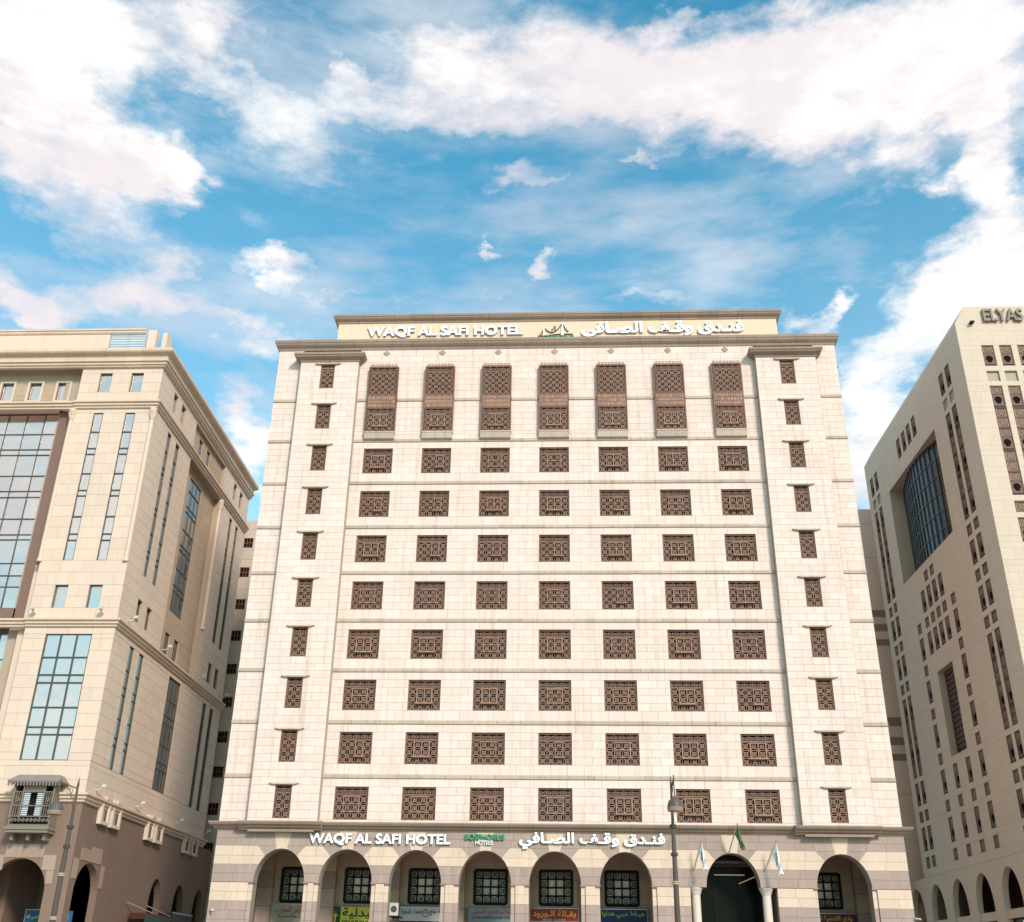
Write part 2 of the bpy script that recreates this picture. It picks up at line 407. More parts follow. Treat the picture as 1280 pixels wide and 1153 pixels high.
def glazing(F, us, zs, d, root, glass, mull=MULL, w=.07, name='window', depth=.10, tilt=.012):
    "a glazed frame with each pane an object"
    b = MB(F)
    for i, u in enumerate(us):
        ww = w*(1.3 if i in (0, len(us)-1) else 1); b.box(u-ww/2, u+ww/2, d, d+depth, zs[0], zs[-1])
    for z in zs: b.box(us[0], us[-1], d+.005, d+depth-.008, z-w/2, z+w/2)
    fr = part(name, b, mull, root)
    for a, c in zip(us, us[1:]):
        for e, f in zip(zs, zs[1:]):
            o = put('pane', glass, F, a+w/2, c-w/2, d+.02, d+.04, e+w/2, f-w/2, fr)
            o.rotation_euler = (random.uniform(-tilt, tilt), 0, F.ang()+random.uniform(-tilt, tilt))
    return fr
def arch_z(u, uc, r, zs, rise):
    t = max(0, 1-((u-uc)/r)**2); return zs+rise*math.sqrt(t)
def arcade(mb, F, u0, u1, z0, z1, arches, d0, d1, n=18):
    "wall pierced by arches (uc, r, springing, rise, sill)"
    mb.F = F; x = u0
    for uc, r, zs, rise, sill in arches:
        mb.box(x, uc-r, d0, d1, z0, z1); x = uc+r
        P_ = [uc-r*math.cos(math.pi*k/n) for k in range(n+1)]
        for a, b in zip(P_, P_[1:]):
            za, zb = arch_z(a, uc, r, zs, rise), arch_z(b, uc, r, zs, rise)
            mb.poly([(a, d1, za), (b, d1, zb), (b, d1, z1), (a, d1, z1)])
            mb.poly([(a, d0, za), (b, d0, zb), (b, d0, z1), (a, d0, z1)])
            mb.poly([(a, d0, za), (b, d0, zb), (b, d1, zb), (a, d1, za)])
        if sill > z0: mb.box(uc-r, uc+r, d0, d1, z0, sill)
    mb.box(x, u1, d0, d1, z0, z1)

# letters: every glyph is its own mesh, set out with the built-in font's own spacing
GC = {}
def gl(s):
    if s not in GC:
        c = bpy.data.curves.new('g', 'FONT'); c.body = s; c.resolution_u = 3
        o = bpy.data.objects.new('g', c); COL.objects.link(o); bpy.context.view_layer.update()
        me = bpy.data.meshes.new_from_object(o.evaluated_get(bpy.context.evaluated_depsgraph_get()))
        xs = [v.co.x for v in me.vertices] or [0]; ys = [v.co.y for v in me.vertices] or [0]
        GC[s] = (me, min(xs), max(xs), min(ys), max(ys))
        bpy.data.objects.remove(o)
    return GC[s]
FORM = {'ا': (0xFE8D, 0xFE8E), 'ب': (0xFE8F, 0xFE90, 0xFE91, 0xFE92), 'ة': (0xFE93, 0xFE94), 'ت': (0xFE95, 0xFE96, 0xFE97, 0xFE98), 'ج': (0xFE9D, 0xFE9E, 0xFE9F, 0xFEA0),
 'خ': (0xFEA5, 0xFEA6, 0xFEA7, 0xFEA8), 'ح': (0xFEA1, 0xFEA2, 0xFEA3, 0xFEA4), 'د': (0xFEA9, 0xFEAA), 'ر': (0xFEAD, 0xFEAE), 'ز': (0xFEAF, 0xFEB0), 'س': (0xFEB1, 0xFEB2, 0xFEB3, 0xFEB4), 'ش': (0xFEB5, 0xFEB6, 0xFEB7, 0xFEB8),
 'ص': (0xFEB9, 0xFEBA, 0xFEBB, 0xFEBC), 'ط': (0xFEC1, 0xFEC2, 0xFEC3, 0xFEC4), 'ع': (0xFEC9, 0xFECA, 0xFECB, 0xFECC), 'ف': (0xFED1, 0xFED2, 0xFED3, 0xFED4), 'ق': (0xFED5, 0xFED6, 0xFED7, 0xFED8),
 'ك': (0xFED9, 0xFEDA, 0xFEDB, 0xFEDC), 'ل': (0xFEDD, 0xFEDE, 0xFEDF, 0xFEE0), 'م': (0xFEE1, 0xFEE2, 0xFEE3, 0xFEE4), 'ن': (0xFEE5, 0xFEE6, 0xFEE7, 0xFEE8), 'ه': (0xFEE9, 0xFEEA, 0xFEEB, 0xFEEC),
 'و': (0xFEED, 0xFEEE), 'ي': (0xFEF1, 0xFEF2, 0xFEF3, 0xFEF4), 'ى': (0xFEEF, 0xFEF0), 'ـ': (0x640, 0x640, 0x640, 0x640)}
def shape(t):
    "Arabic text to joined letter forms, in left-to-right visual order"
    out = []
    for i, c in enumerate(t):
        if c not in FORM: out.append(c); continue
        f = FORM[c]; pj = i > 0 and t[i-1] in FORM and len(FORM[t[i-1]]) == 4; nj = i+1 < len(t) and t[i+1] in FORM and len(f) == 4
        out.append(chr(f[(1 if pj else 0)] if not nj else f[3 if pj else 2]))
    return ''.join(reversed(out))
def lettering(text, F, u0, u1, z0, z1, d, thick, face_m, side_m, parent, bold=.0, arabic=False, name='letter', joined=False):
    s = shape(text) if arabic else text
    full = gl(s); sx = (u1-u0)/(full[2]-full[1]); sz = (z1-z0)/(full[4]-full[3])
    base = wpos(parent); JB = MB(F); rr = 0
    for i, ch in enumerate(s):
        if ch == ' ': continue
        g = gl(ch); x = gl(s[:i+1])[2]-g[2]
        me = bpy.data.meshes.new(name); vs = []; fs = []; mi = []
        src = g[0]; n = len(src.vertices); off = (i % 2)*.004
        cp = [(v.co.x+x-full[1], v.co.y-full[3]) for v in src.vertices]
        # outward swell of the outline for bold letters
        polys = [tuple(p.vertices) for p in src.polygons]; ed = {}
        for p in polys:
            for a, b in zip(p, p[1:]+p[:1]): ed[(a, b)] = 1
        bnd = [(a, b) for a, b in ed if (b, a) not in ed]
        if bold:
            nx = {}
            for a, b in bnd:
                dx, dy = cp[b][0]-cp[a][0], cp[b][1]-cp[a][1]; l = math.hypot(dx, dy) or 1
                for q in (a, b):
                    w = nx.setdefault(q, [0, 0]); w[0] += dy/l; w[1] -= dx/l
            for q, (a, b) in nx.items():
                l = math.hypot(a, b)
                if l > .3: cp[q] = (cp[q][0]+a/l*bold, cp[q][1]+b/l*bold)
        P1 = [F.p(u0+a*sx, d+thick+off, z0+b*sz) for a, b in cp]; P0_ = [F.p(u0+a*sx, d, z0+b*sz) for a, b in cp]
        fs = list(polys)+[tuple(q+n for q in reversed(p)) for p in polys]+[(b, a, a+n, b+n) for a, b in bnd]
        mi = [0]*len(polys)+[1]*(len(polys)+len(bnd))
        if joined:
            k = len(JB.v); JB.v += P1+P0_; JB.f += [tuple(q+k for q in f) for f in fs]; JB.m += mi; continue
        me.from_pydata([tuple(v-base) for v in P1+P0_], [], fs); me.materials.append(face_m); me.materials.append(side_m)
        me.polygons.foreach_set('material_index', mi); me.update()
        link(name, me, parent)
    if joined: return part(name, JB, [face_m, side_m], parent)

# ================================================================ THE SETTING
b = MB()
b.poly([(-2500, -2500, 0), (2500, -2500, 0), (2500, 2500, 0), (-2500, 2500, 0)], raw=True)
part('ground', b, PAVE, None, 'structure')
b = MB(); b.poly([(-600, -34, .004), (600, -34, .004), (600, -20.6, .004), (-600, -20.6, .004)], raw=True); part('road', b, ASPH, None, 'structure')
b = MB(); b.box(-600, 600, 4.6, 20.4, .0, .13); part('pavement', b, PAVE, None, 'structure')
b = MB(); b.box(-600, 600, 20.4, 20.6, .0, .15); b.box(-600, 600, 34, 34.2, 0, .15); part('kerb', b, KEY, None, 'structure')
b = MB()
for k in range(-40, 40): b.poly([(k*6, -27.4, .008), (k*6+3, -27.4, .008), (k*6+3, -27.25, .008), (k*6, -27.25, .008)], raw=True)
part('lane_marking', b, PAINT, None, 'structure')

# ================================================================ HOTEL
hotel = thing('hotel_building', (-.5, 8, 0), 'wide cream stone hotel in the middle with brown lattice windows above a striped arcade', 'building')
X0, X1 = -21.95, 20.95
COLX = [-13.56+4.35*k for k in range(7)]
FP = 3.482; WT = lambda k: 12.83+FP*k
TOW = [(-20.0, -15.5, -17.86), (14.75, 19.25, 17.05)]
TD = .55
zr = [10.55]                          # course lines
for k in range(10):
    t = WT(k)
    if k == 0: zr = [10.5, 10.8]
    zr += [t-2.05+.5125*j for j in range(1, 5)]+[t+.5, t+.78] + ([t+FP-2.05] if k < 9 else [])
zr = sorted(set(round(z, 3) for z in zr)); zr[-2:] = [44.68, 45.25]; zr.append(45.8)
BANDZ = [(WT(k)+.5, WT(k)+.78) for k in range(9)]
wall = MB(); pan = Panels('stone_block')
# main recessed front
mh = [(c-1.08, c+1.08, WT(k)-2.05, WT(k), .42) for c in COLX for k in range(8)]
bandh = [(-30, 30, a, b_, 0) for a, b_ in BANDZ]
bayh = [(c-1.08, c+1.08, 38.35, 44.1, .42) for c in COLX]
for (a, b_) in ((X0, TOW[0][0]), (TOW[0][1], TOW[1][0]), (TOW[1][1], X1)):
    hs = [h for h in mh+bayh if a < h[0] < b_]
    core(wall, FRONT, a, b_, 10.3, 45.8, hs)
    face(pan, FRONT, a, b_, zr, hs+bandh, CREAM, 1.0875 if b_-a > 10 else .98)
# towers
for a, b_, c in TOW:
    F = FRONT.back(-TD); hs = [(c-.535, c+.535, WT(k)-2.05, WT(k), .4) for k in range(10)]
    core(wall, F, a, b_, 10.3, 44.6, hs)
    ztw = [z for z in zr if z < 44.4]+[44.6]
    tz = []
    for k in range(10): tz += [WT(k)-2.05+.5125*j for j in range(5)]+[WT(k)+.48, WT(k)+.95]
    tz = [10.5]+[z for z in tz if z < 44.3]+[44.6]
    face(pan, F, a, b_, tz, hs, CREAM, 1.12)
    for s, Fs in ((a, Fr((a, 0, 0), (0, -1, 0), (-1, 0, 0))), (b_, Fr((b_, 0, 0), (0, 1, 0), (1, 0, 0)))):
        wall.F = Fs
        if s == a: wall.poly([(0, 0, 10.3), (TD, 0, 10.3), (TD, 0, 44.6), (0, 0, 44.6)])
        else: wall.poly([(-TD, 0, 10.3), (0, 0, 10.3), (0, 0, 44.6), (-TD, 0, 44.6)])
# rest of the block
bx = MB()
bx.box(X0, X1, -20, -.9, 10.3, 45.8)
bx.box(X0-.55, X1+.55, -19, -4.2, 10.3, 45.3); bx.box(X0+.1, X1-.1, -19, -9.5, 0, 10.3)
part('wall', wall, CREAM_CORE, hotel); part('rear_block', bx, CREAM, hotel)
# windows
def lattice(w, h, nx, nz_, casement=None, seed=0):
    "mashrabiya screen centred on x, from z=0 to h: bars, rings and crosses"
    g = MB(); cw, ch = w/nx, h/nz_; bw = .055
    for i in range(nx+1): g.box(-w/2+i*cw-bw/2 if 0 < i < nx else (-w/2 if i == 0 else w/2-bw), -w/2+i*cw+bw/2 if 0 < i < nx else (-w/2+bw if i == 0 else w/2), -.03, .03, 0, h)
    for j in range(1, nz_): g.box(-w/2+bw, w/2-bw, -.027, .027, j*ch-bw/2, j*ch+bw/2)
    g.box(-w/2+bw, w/2-bw, -.027, .027, 0, bw); g.box(-w/2+bw, w/2-bw, -.027, .027, h-bw, h)
    g.cur = 1
    for i in range(nx):
        for j in range(nz_):
            uc = -w/2+(i+.5)*cw; zc = (j+.5)*ch; q = min(cw, ch)
            if j == nz_-1:
                for s in (-1, 1): g.ring(uc+s*cw*.22, zc, q*.12, q*.20, -.015, .015, 6)
                g.stick(uc-cw*.45, zc-ch*.33, uc+cw*.45, zc-ch*.33, .05, -.012, .012)
            else:
                g.ring(uc, zc, q*.19, q*.28, -.015, .015, 8)
                for s in (-1, 1):
                    g.stick(uc-cw*.46, zc-s*ch*.46, uc-cw*.16, zc-s*ch*.16, .05, -.013, .013)
                    g.stick(uc+cw*.16, zc+s*ch*.16, uc+cw*.46, zc+s*ch*.46, .05, -.013, .013)
                g.stick(uc-q*.1, zc, uc+q*.1, zc, .09, -.01, .01)
    return g.mesh('grille', [WOOD, WOODL])
def wframe(w, h, t=.09):
    f = MB(); f.box(-w/2, -w/2+t, -.08, .06, 0, h); f.box(w/2-t, w/2, -.08, .06, 0, h); f.box(-w/2+t, w/2-t, -.08, .06, 0, t); f.box(-w/2+t, w/2-t, -.08, .06, h-t, h)
    return f.mesh('window', WOOD)
G_MAIN, G_SMALL = lattice(2.1, 2.0, 4, 4), lattice(1.03, 2.0, 2, 4)
G_BU, G_BL = lattice(2.0, 2.45, 4, 5), lattice(2.0, 1.95, 4, 4)
F_MAIN, F_SMALL = wframe(2.16, 2.05), wframe(1.07, 2.05)
pb = MB(); pb.box(-1.0, 1.0, -.24, -.22, .06, 2.0); PANE = pb.mesh('pane', DARK)
pb = MB(); pb.box(-.49, .49, -.32, -.30, .06, 2.0); PANES = pb.mesh('pane', DARK)
cs = MB(); s_ = .53
for a, b_, c, e in ((-s_, -s_+.07, .5, 1.5), (s_-.07, s_, .5, 1.5), (-s_+.07, s_-.07, 1.43, 1.5), (-s_+.07, s_-.07, .5, .57), (-.035, .035, .57, 1.43)): cs.box(a, b_, .031, .10, c, e)
cs.box(-.56, .56, .031, .22, .44, .498)
CASE = cs.mesh('casement', WOODL)
cs = MB()
for a, b_, c, e in ((-s_, -s_+.06, .5, 1.5), (s_-.06, s_, .5, 1.5), (-s_+.06, s_-.06, 1.44, 1.5), (-s_+.06, s_-.06, .5, .56), (-s_+.06, s_-.06, .97, 1.03)): cs.box(a, b_, .031, .08, c, e)
CASE2 = cs.mesh('casement', WOODL)
cs = MB()
for a, b_, c, e in ((-.03, .03, .5, 1.5), (s_-.06, s_, .5, 1.5), (.03, s_-.06, 1.44, 1.5), (.03, s_-.06, .5, .56)): cs.box(a, b_, .031, .10, c, e)
cs.box(-.06, .56, .031, .20, .44, .498)
CASE3 = cs.mesh('casement', WOODL)
hb = wpos(hotel)
for c in COLX:
    for k in range(8):
        w = link('window', F_MAIN, hotel, FRONT.p(c, -.15, WT(k)-2.05)-hb)
        link('grille', G_MAIN, w, (0, 0, .025)); link('pane', PANE, w); link('casement', random.choice((CASE, CASE, CASE2, CASE3)), w)
for a, b_, c in TOW:
    for k in range(10):
        w = link('window', F_SMALL, hotel, FRONT.p(c, TD-.13, WT(k)-2.05)-hb)
        link('grille', G_SMALL, w, (0, 0, .025)); link('pane', PANES, w)
lt = MB(); lt.prism([(-.72, .0), (.72, .0), (.97, .10), (-.97, .10)], -.02, .15)
LINT = lt.mesh('lintel', BAND)
for a, b_, c in TOW:
    for k in range(10): link('lintel', LINT, hotel, FRONT.p(c, TD, WT(k)+.01)-hb)
# oriels on the two top floors
oh = MB(); oh.F = Fr((0, 0, 0), (1, 0, 0), (0, -1, 0))
for s in (-1, 1): oh.box(s*1.09-.045, s*1.09+.045, 0, .5, .55, 6.3)
oh.box(-1.045, 1.045, 0, .5, 6.2, 6.3); oh.box(-1.045, 1.045, .0, .5, 2.62, 2.72); oh.box(-1.045, 1.045, .0, .5, 3.72, 3.82); oh.box(-1.045, 1.045, .0, .46, 2.72, 3.72)
ORIEL = oh.mesh('oriel_window', WOOD)
om = MB()
for z0_, z1_, n in ((2.74, 3.02, 12), (3.08, 3.32, 9), (3.38, 3.70, 12)):
    st = 2.08/n
    for i in range(n): om.box(-1.04+i*st+.018, -1.04+(i+1)*st-.018, .46, .49, z0_, z1_)
OMID = om.mesh('carved_panel', WOODL)
ol = MB(); pr = [(.10, .0), (.46, .10), (.52, .42), (.52, .55), (.0, .55), (.0, .0)]
i = 0
for s in (-1.12, 1.12): ol.v += [ol.F.p(s, d, z) for d, z in pr]
ol.f += [tuple(range(6)), tuple(range(11, 5, -1))]+[(q, (q+1) % 6, 6+(q+1) % 6, 6+q) for q in range(6)]; ol.m = [0]*8
ol.box(-1.16, 1.16, 0, .57, .552, .66)
OLEDGE = ol.mesh('corbel', BAND)
oc = MB()
for i in range(8): oc.ring(-1.04+.26*(i+.5), 0, .06, .12, .0, .06, 6)
OCREST = oc.mesh('cresting', WOODL)
od = MB(); od.box(-1.04, 1.04, .10, .12, .7, 6.2); ODARK = od.mesh('pane', DARK)
for c in COLX:
    o = link('oriel_window', ORIEL, hotel, FRONT.p(c, 0, 37.82)-hb); o.scale = (1, .62, 1)
    link('carved_panel', OMID, o); link('corbel', OLEDGE, o); link('pane', ODARK, o)
    link('grille', G_BL, o, (0, -.44, .67)); link('grille', G_BU, o, (0, -.44, 3.78)); link('cresting', OCREST, o, (0, -.42, 6.42))
    link('casement', CASE, o, (0, -.42, .6))
# string courses between the floors
for k, (a, b_) in enumerate(BANDZ):
    for (ua, ub) in ((X0, TOW[0][0]), (TOW[0][1], TOW[1][0]), (TOW[1][1], X1)):
        m = MB()
        segs = [(ua, ub)]
        if k == 8 and ub-ua > 10:
            xs = [ua]+[x for c in COLX for x in (c-1.16, c+1.16)]+[ub]; segs = list(zip(xs[::2], xs[1::2]))
        for s0, s1 in segs: cornice(m, FRONT, s0, s1, [(.03, a), (.075, a+.04), (.075, b_-.05), (.02, b_)], 0, 0, 1.6, .02)
        part('string_course', m, BAND, hotel)
# diamonds
dm = MB(); dm.prism([(-.27, 0), (0, -.25), (.27, 0), (0, .25)], 0, .05); DIA = dm.mesh('diamond', PINK)
for c in COLX: link('diamond', DIA, hotel, FRONT.p(c+.06, 0, 45.5)-hb)
# cornices
CP = [(.06, 0), (.12, .06), (.16, .14), (.42, .22), (.62, .30), (.70, .40), (.80, .44), (.80, .60)]
def runs(name, prof, z, m, segs, root, seg=1.5):
    for F, a, b_, e0, e1 in segs:
        mb = MB(); cornice(mb, F, a, b_, [(p, z+q) for p, q in prof], e0, e1, seg); part(name, mb, m, root)
def LS(x, y=0): return Fr((x, y, 0), (0, -1, 0), (-1, 0, 0))       # faces left, u runs towards the street
def RS(x, y=0): return Fr((x, y, 0), (0, 1, 0), (1, 0, 0))         # faces right
runs('cornice', [(p*.45, q*1.35) for p, q in CP], 45.8, BROWNC, [(FRONT, X0, X1, 1, 1), (LS(X0), -4, 0, 0, 1), (RS(X1), 0, 4, 1, 0)], hotel)
runs('cornice', [(p*.6, q) for p, q in CP], 45.3, BROWNC, [(LS(X0-.55, 3.6), -15, 0, 0, 1), (RS(X1+.55, 3.6), 0, 15, 1, 0), (Fr((0, 3.6, 0), (1, 0, 0), (0, -1, 0)), X0-.55, X0, 1, 0), (Fr((0, 3.6, 0), (1, 0, 0), (0, -1, 0)), X1, X1+.55, 0, 1)], hotel)
for a, b_, c in TOW:
    F = FRONT.back(-TD); runs('tower_cornice', [(p*.62, q*1.05) for p, q in CP], 44.42, BROWNC, [(F, a, b_, 1, 1), (LS(a), 0, TD, 0, 1), (RS(b_), -TD, 0, 1, 0)], hotel)
b = MB(); b.box(X0, X1, -19.9, 0, 45.8, 46.55); part('roof', b, CREAM, hotel)
# penthouse wall that carries the sign
FPH = FRONT.back(1.0)
b = MB(FPH); b.box(-17.75, 17.0, -12, 0, 46.12, 49.0); part('penthouse', b, SIGNW, hotel)
runs('cornice', [(p*.5, q*1.1) for p, q in CP], 48.93, BROWNC, [(FPH, -17.75, 17.0, 1, 1), (LS(-17.75, 1), -11, 0, 0, 1), (RS(17.0, 1), 0, 11, 1, 0)], hotel)
# base cornice, stepping out under the towers
BC = [(.04, 0), (.08, .08), (.22, .14), (.26, .26), (.44, .30), (.52, .42), (.52, .50), (.22, .54)]
runs('base_cornice', BC, 10.1, BROWNC, [(FRONT, -15.5, 14.75, 0, 0), (FRONT, X0, -20, 1, 0), (FRONT, 19.25, X1, 0, 1), (LS(X0), -6, 0, 0, 1), (RS(X1), 0, 6, 1, 0)], hotel)
for a, b_, c in TOW:
    runs('base_cornice', [(p+.02, q) for p, q in BC], 10.1, BROWNC, [(FRONT.back(-.30), a-.5, b_+.3, 0, 0)], hotel)
    m = MB(); m.box(a+.1, b_-.2, .1, .5, 9.98, 10.12); part('base_cornice', m, BROWNC, hotel)
# ---- striped arcade
ARC = [(-17.72, 1.6), (-13.55, 1.66), (-9.2, 1.62), (-4.87, 1.62), (-.55, 1.6), (3.8, 1.6), (10.33, 1.63), (17.01, 1.64)]
ZS, ZC, RISE = 7.05, 7.43, 1.98
FA = FRONT.back(.17)
am = MB(FA)
# upper part of the wall with the arches, and piers below the springing
arcade(am, FA, X0, X1, ZS, 10.25, [(u, r, ZS, RISE, ZS) for u, r in ARC], -.85, 0)
OPEN = [(u-r, u+r) if u != 10.33 else (7.70, 12.95) for u, r in ARC]
xs = [X0]+[v for o in OPEN for v in o]+[X1]
for a, b_ in zip(xs[::2], xs[1::2]): am.box(a, b_, -.85, 0, 0, ZS-.001)
part('arcade_wall', am, ARCORE, hotel)
def arcL(u, r, z): return u-r*math.sqrt(max(0, 1-((z-ZS)/RISE)**2)) if z > ZS else u-r
def arcR(u, r, z): return 2*u-arcL(u, r, z)
blocks = []                          # (outline, material)
A12 = math.radians(12); A45_ = lambda r: math.atan(r*math.sqrt(1-((8.6-ZS)/RISE)**2)/(8.6-ZC))
def rad(u, ang, r0, z1):             # from arch at angle to height z1 along the radius
    du, dz = math.sin(ang), math.cos(ang); t = (z1-ZC)/dz; return u+du*t
ZTOP = 10.12
nA = len(ARC)
for i in range(nA+1):
    Lu = ARC[i-1] if i else None; Ru = ARC[i] if i < nA else None
    def lb(z):
        if Lu is None: return X0
        if z > 9.19: return rad(Lu[0], A12, 0, z)
        if z > 8.6: return rad(Lu[0], A45_(Lu[1]), 0, z)
        return arcR(*Lu, z)
    def rb(z):
        if Ru is None: return X1
        if z > 9.19: return rad(Ru[0], -A12, 0, z)
        if z > 8.6: return rad(Ru[0], -A45_(Ru[1]), 0, z)
        return arcL(*Ru, z)
    rows = [(7.05, 7.57, PINK), (7.57, 8.09, PINK), (8.09, 8.6, KEY), (8.6, 9.19, KEY), (9.19, 9.66, PINK), (9.66, ZTOP, PINK)]
    for ri, (z0_, z1_, m) in enumerate(rows):
        g = .012; zz = [z0_+g/2+(z1_-z0_-g)*t/5 for t in range(6)]
        lp = [(lb(z)+g/2, z) for z in zz]; rp = [(rb(z)-g/2, z) for z in zz]
        wm = (lb((z0_+z1_)/2)+rb((z0_+z1_)/2))/2; wd = rb((z0_+z1_)/2)-lb((z0_+z1_)/2)
        n = max(1, round(wd/1.15)) if ri > 3 or wd > 2.4 else (2 if ri % 2 and wd > 1.1 else 1)
        cuts = [wm+wd*(k/n-.5)+(.12 if ri % 2 else 0) for k in range(1, n)]
        prev = lp
        for c in cuts:
            blocks.append((list(reversed(prev))+[(c-g/2, zz[0]), (c-g/2, zz[-1])], m)); prev = [(c+g/2, zz[0]), (c+g/2, zz[-1])]
        blocks.append((list(reversed(prev))+rp, m))
    # below the springing: flush block, set-back strips at the openings
    a = X0 if i == 0 else OPEN[i-1][1]; b_ = X1 if i == nA else OPEN[i][0]
    for ri, (z0_, z1_, m) in enumerate([(5.96-.53*j, 5.96-.53*j+.53, PINK) for j in range(11, 0, -1)]+[(5.96, 6.5, KEY), (6.5, 7.03, KEY)]):
        if z0_ < 0: z0_ = 0
        ia = a+(.27 if i and i != 7 else 0); ib = b_-(.27 if i < nA and i != 6 else 0)
        n = max(1, round((ib-ia)/1.2)); st = (ib-ia)/n
        for k in range(n):
            p, q = ia+k*st, ia+(k+1)*st
            if n > 1 and ri % 2 and k: p += .2
            if n > 1 and ri % 2 and k < n-1: q += .2
            blocks.append(([(p+.006, z0_+.006), (q-.006, z0_+.006), (q-.006, z1_-.006), (p+.006, z1_-.006)], m))
        for p, q in ((a, ia), (ib, b_)):
            if q-p > .1: blocks.append(([(p, z0_+.006), (q-.01, z0_+.006), (q-.01, z1_-.006), (p, z1_-.006)], m, .10))
for u, r in ARC:
    def P2(ang): return (u+math.sin(ang)*r, arch_z(u+math.sin(ang)*r, u, r, ZS, RISE))
    arc = [P2(A12*(k/3-1)) for k in range(7)]
    blocks.append((arc+[(rad(u, A12, 0, ZTOP)-.006, ZTOP-.006), (rad(u, -A12, 0, ZTOP)+.006, ZTOP-.006)], KEY))
    for s in (-1, 1):
        x86 = u+s*r*math.sqrt(1-((8.6-ZS)/RISE)**2)
        th = math.asin((x86-u)/r); arc = [P2(s*A12+(th-s*A12)*k/6) for k in range(7)]
        o = arc+[(rad(u, s*A45_(r), 0, 9.19)-s*.012, 9.184), (rad(u, s*A12, 0, 9.184)+s*.008, 9.184)]
        blocks.append((o if s > 0 else list(reversed(o)), PINK))
for bl in blocks:
    m = MB(FRONT); m.prism(bl[0], -.168, -.10 if len(bl) > 2 else random.uniform(-.003, .003))
    part('arcade_stone', m, bl[1], hotel)
# imposts
for a, b_ in OPEN:
    if b_-a > 4: continue
    m = MB(); m.box(a-.28, a+.05, -.6, .04, 7.0, 7.09); m.box(b_-.05, b_+.28, -.6, .04, 7.0, 7.09); part('impost', m, BROWNC, hotel)
# porch behind the arches
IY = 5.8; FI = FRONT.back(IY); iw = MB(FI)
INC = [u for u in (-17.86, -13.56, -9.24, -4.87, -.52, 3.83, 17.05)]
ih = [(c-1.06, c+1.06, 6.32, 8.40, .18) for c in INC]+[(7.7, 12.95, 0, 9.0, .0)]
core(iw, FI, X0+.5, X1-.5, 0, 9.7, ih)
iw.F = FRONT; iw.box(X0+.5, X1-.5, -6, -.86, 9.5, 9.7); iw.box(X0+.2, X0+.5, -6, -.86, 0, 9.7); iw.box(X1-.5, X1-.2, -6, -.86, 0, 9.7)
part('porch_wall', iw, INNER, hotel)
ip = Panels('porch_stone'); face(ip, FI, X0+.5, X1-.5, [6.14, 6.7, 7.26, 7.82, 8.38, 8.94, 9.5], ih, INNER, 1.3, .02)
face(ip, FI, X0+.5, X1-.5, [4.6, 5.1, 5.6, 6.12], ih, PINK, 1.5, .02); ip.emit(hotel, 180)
for i, x in enumerate([-19.9, -15.7, -11.4, -7.05, -2.7, 1.65, 14.4, 19.4]):      # pilasters on the porch wall
    for z0_, z1_, m in ((0, 4.9, PINK), (4.9, 6.0, PINK), (6.01, 7.1, INNER), (7.11, 8.15, PINK), (8.16, 9.5, INNER)):
        put('pilaster_stone', m, FI, x-.5, x+.5, 0, .62, z0_, z1_-.01, hotel)
# barred windows of the porch
iron = MB(); W_, H_ = 2.12, 2.08
for i in range(5):
    x = -W_/2+i*W_/4; t = .05 if 0 < i < 4 else .09; iron.box(x-t, x+t, -.03, .06, 0, H_)
    z = i*H_/4; iron.box(-W_/2, W_/2, -.025, .055, z-t, z+t)
for i in range(4):
    for j in range(4):
        if i in (1, 2) and j in (1, 2): continue
        uc = -W_/2+(i+.5)*W_/4; zc = (j+.5)*H_/4
        for s in (-1, 1): iron.stick(uc-.22, zc-.22*s, uc+.22, zc+.22*s, .035, -.01, .02)
        iron.ring(uc, zc, .12, .15, -.01, .02, 8)
IRON = iron.mesh('window', BLACKM)
gp = MB(); gp.box(-.22, .22, -.12, -.10, -.22, .22); IPANE = gp.mesh('pane', INGL)
for c in INC:
    w = link('window', IRON, hotel, FI.p(c, -.02, 6.32)-hb)
    for i in range(4):
        for j in range(4):
            o = link('pane', IPANE, w, (-W_/2+(i+.5)*W_/4, 0, (j+.5)*H_/4)); o.rotation_euler = (random.uniform(-.02, .02), 0, random.uniform(-.02, .02))
# main entrance: columns, glass screen, timber soffit
for x in (8.06, 12.34):
    m = MB(); m.lathe((x, .42, 0), [(.42, 0), (.42, .25), (.34, .35), (.29, .45), (.265, 6.6), (.28, 6.65), (.30, 6.7), (.36, 6.85), (.44, 6.98), (.44, 7.04)], 20); part('column', m, COLST, hotel)
m = MB(); m.box(7.7, 12.95, -5.0, -1.3, 8.55, 8.7); m.box(7.7, 7.85, -5, -.86, 0, 9.4); m.box(12.8, 12.95, -5, -.86, 0, 9.4); m.box(7.7, 12.95, -2.6, -2.45, 8.45, 9.45); part('entrance_soffit', m, DWOOD, hotel)
glazing(FRONT.back(2.6), [7.85, 9.55, 10.9, 12.8], [0.15, 2.6, 5.0, 6.73, 8.4], 0, hotel, DGLASS, BLACKM, .04, 'entrance_screen', .05)
m = MB(); m.box(7.85, 12.8, -9, -8.8, 0, 8.5); part('lobby_wall', m, DWOOD, hotel)
m = MB(); m.box(9.5, 11.4, -2.40, -2.3, 7.94, 7.99); part('light_bar', m, mat('warm_light_strip', (.6, .42, .28), .5, emis=(1, .62, .38, .2)), hotel)
m = MB(); m.bar((11.0, 2.3, 7.45), (12.0, 2.2, 7.85), .03); part('light_bar', m, bpy.data.materials['warm_light_strip'], hotel)
m = MB()
for x in (-21.62, 21.05):
    m.box(x-.12, x+.12, .0, .1, 5.37, 5.47); m.bar(FRONT.p(x-.1, .1, 5.42), FRONT.p(x+.1, .35, 5.38), .06, 8)
part('wall_lamp', m, PLASW, hotel)
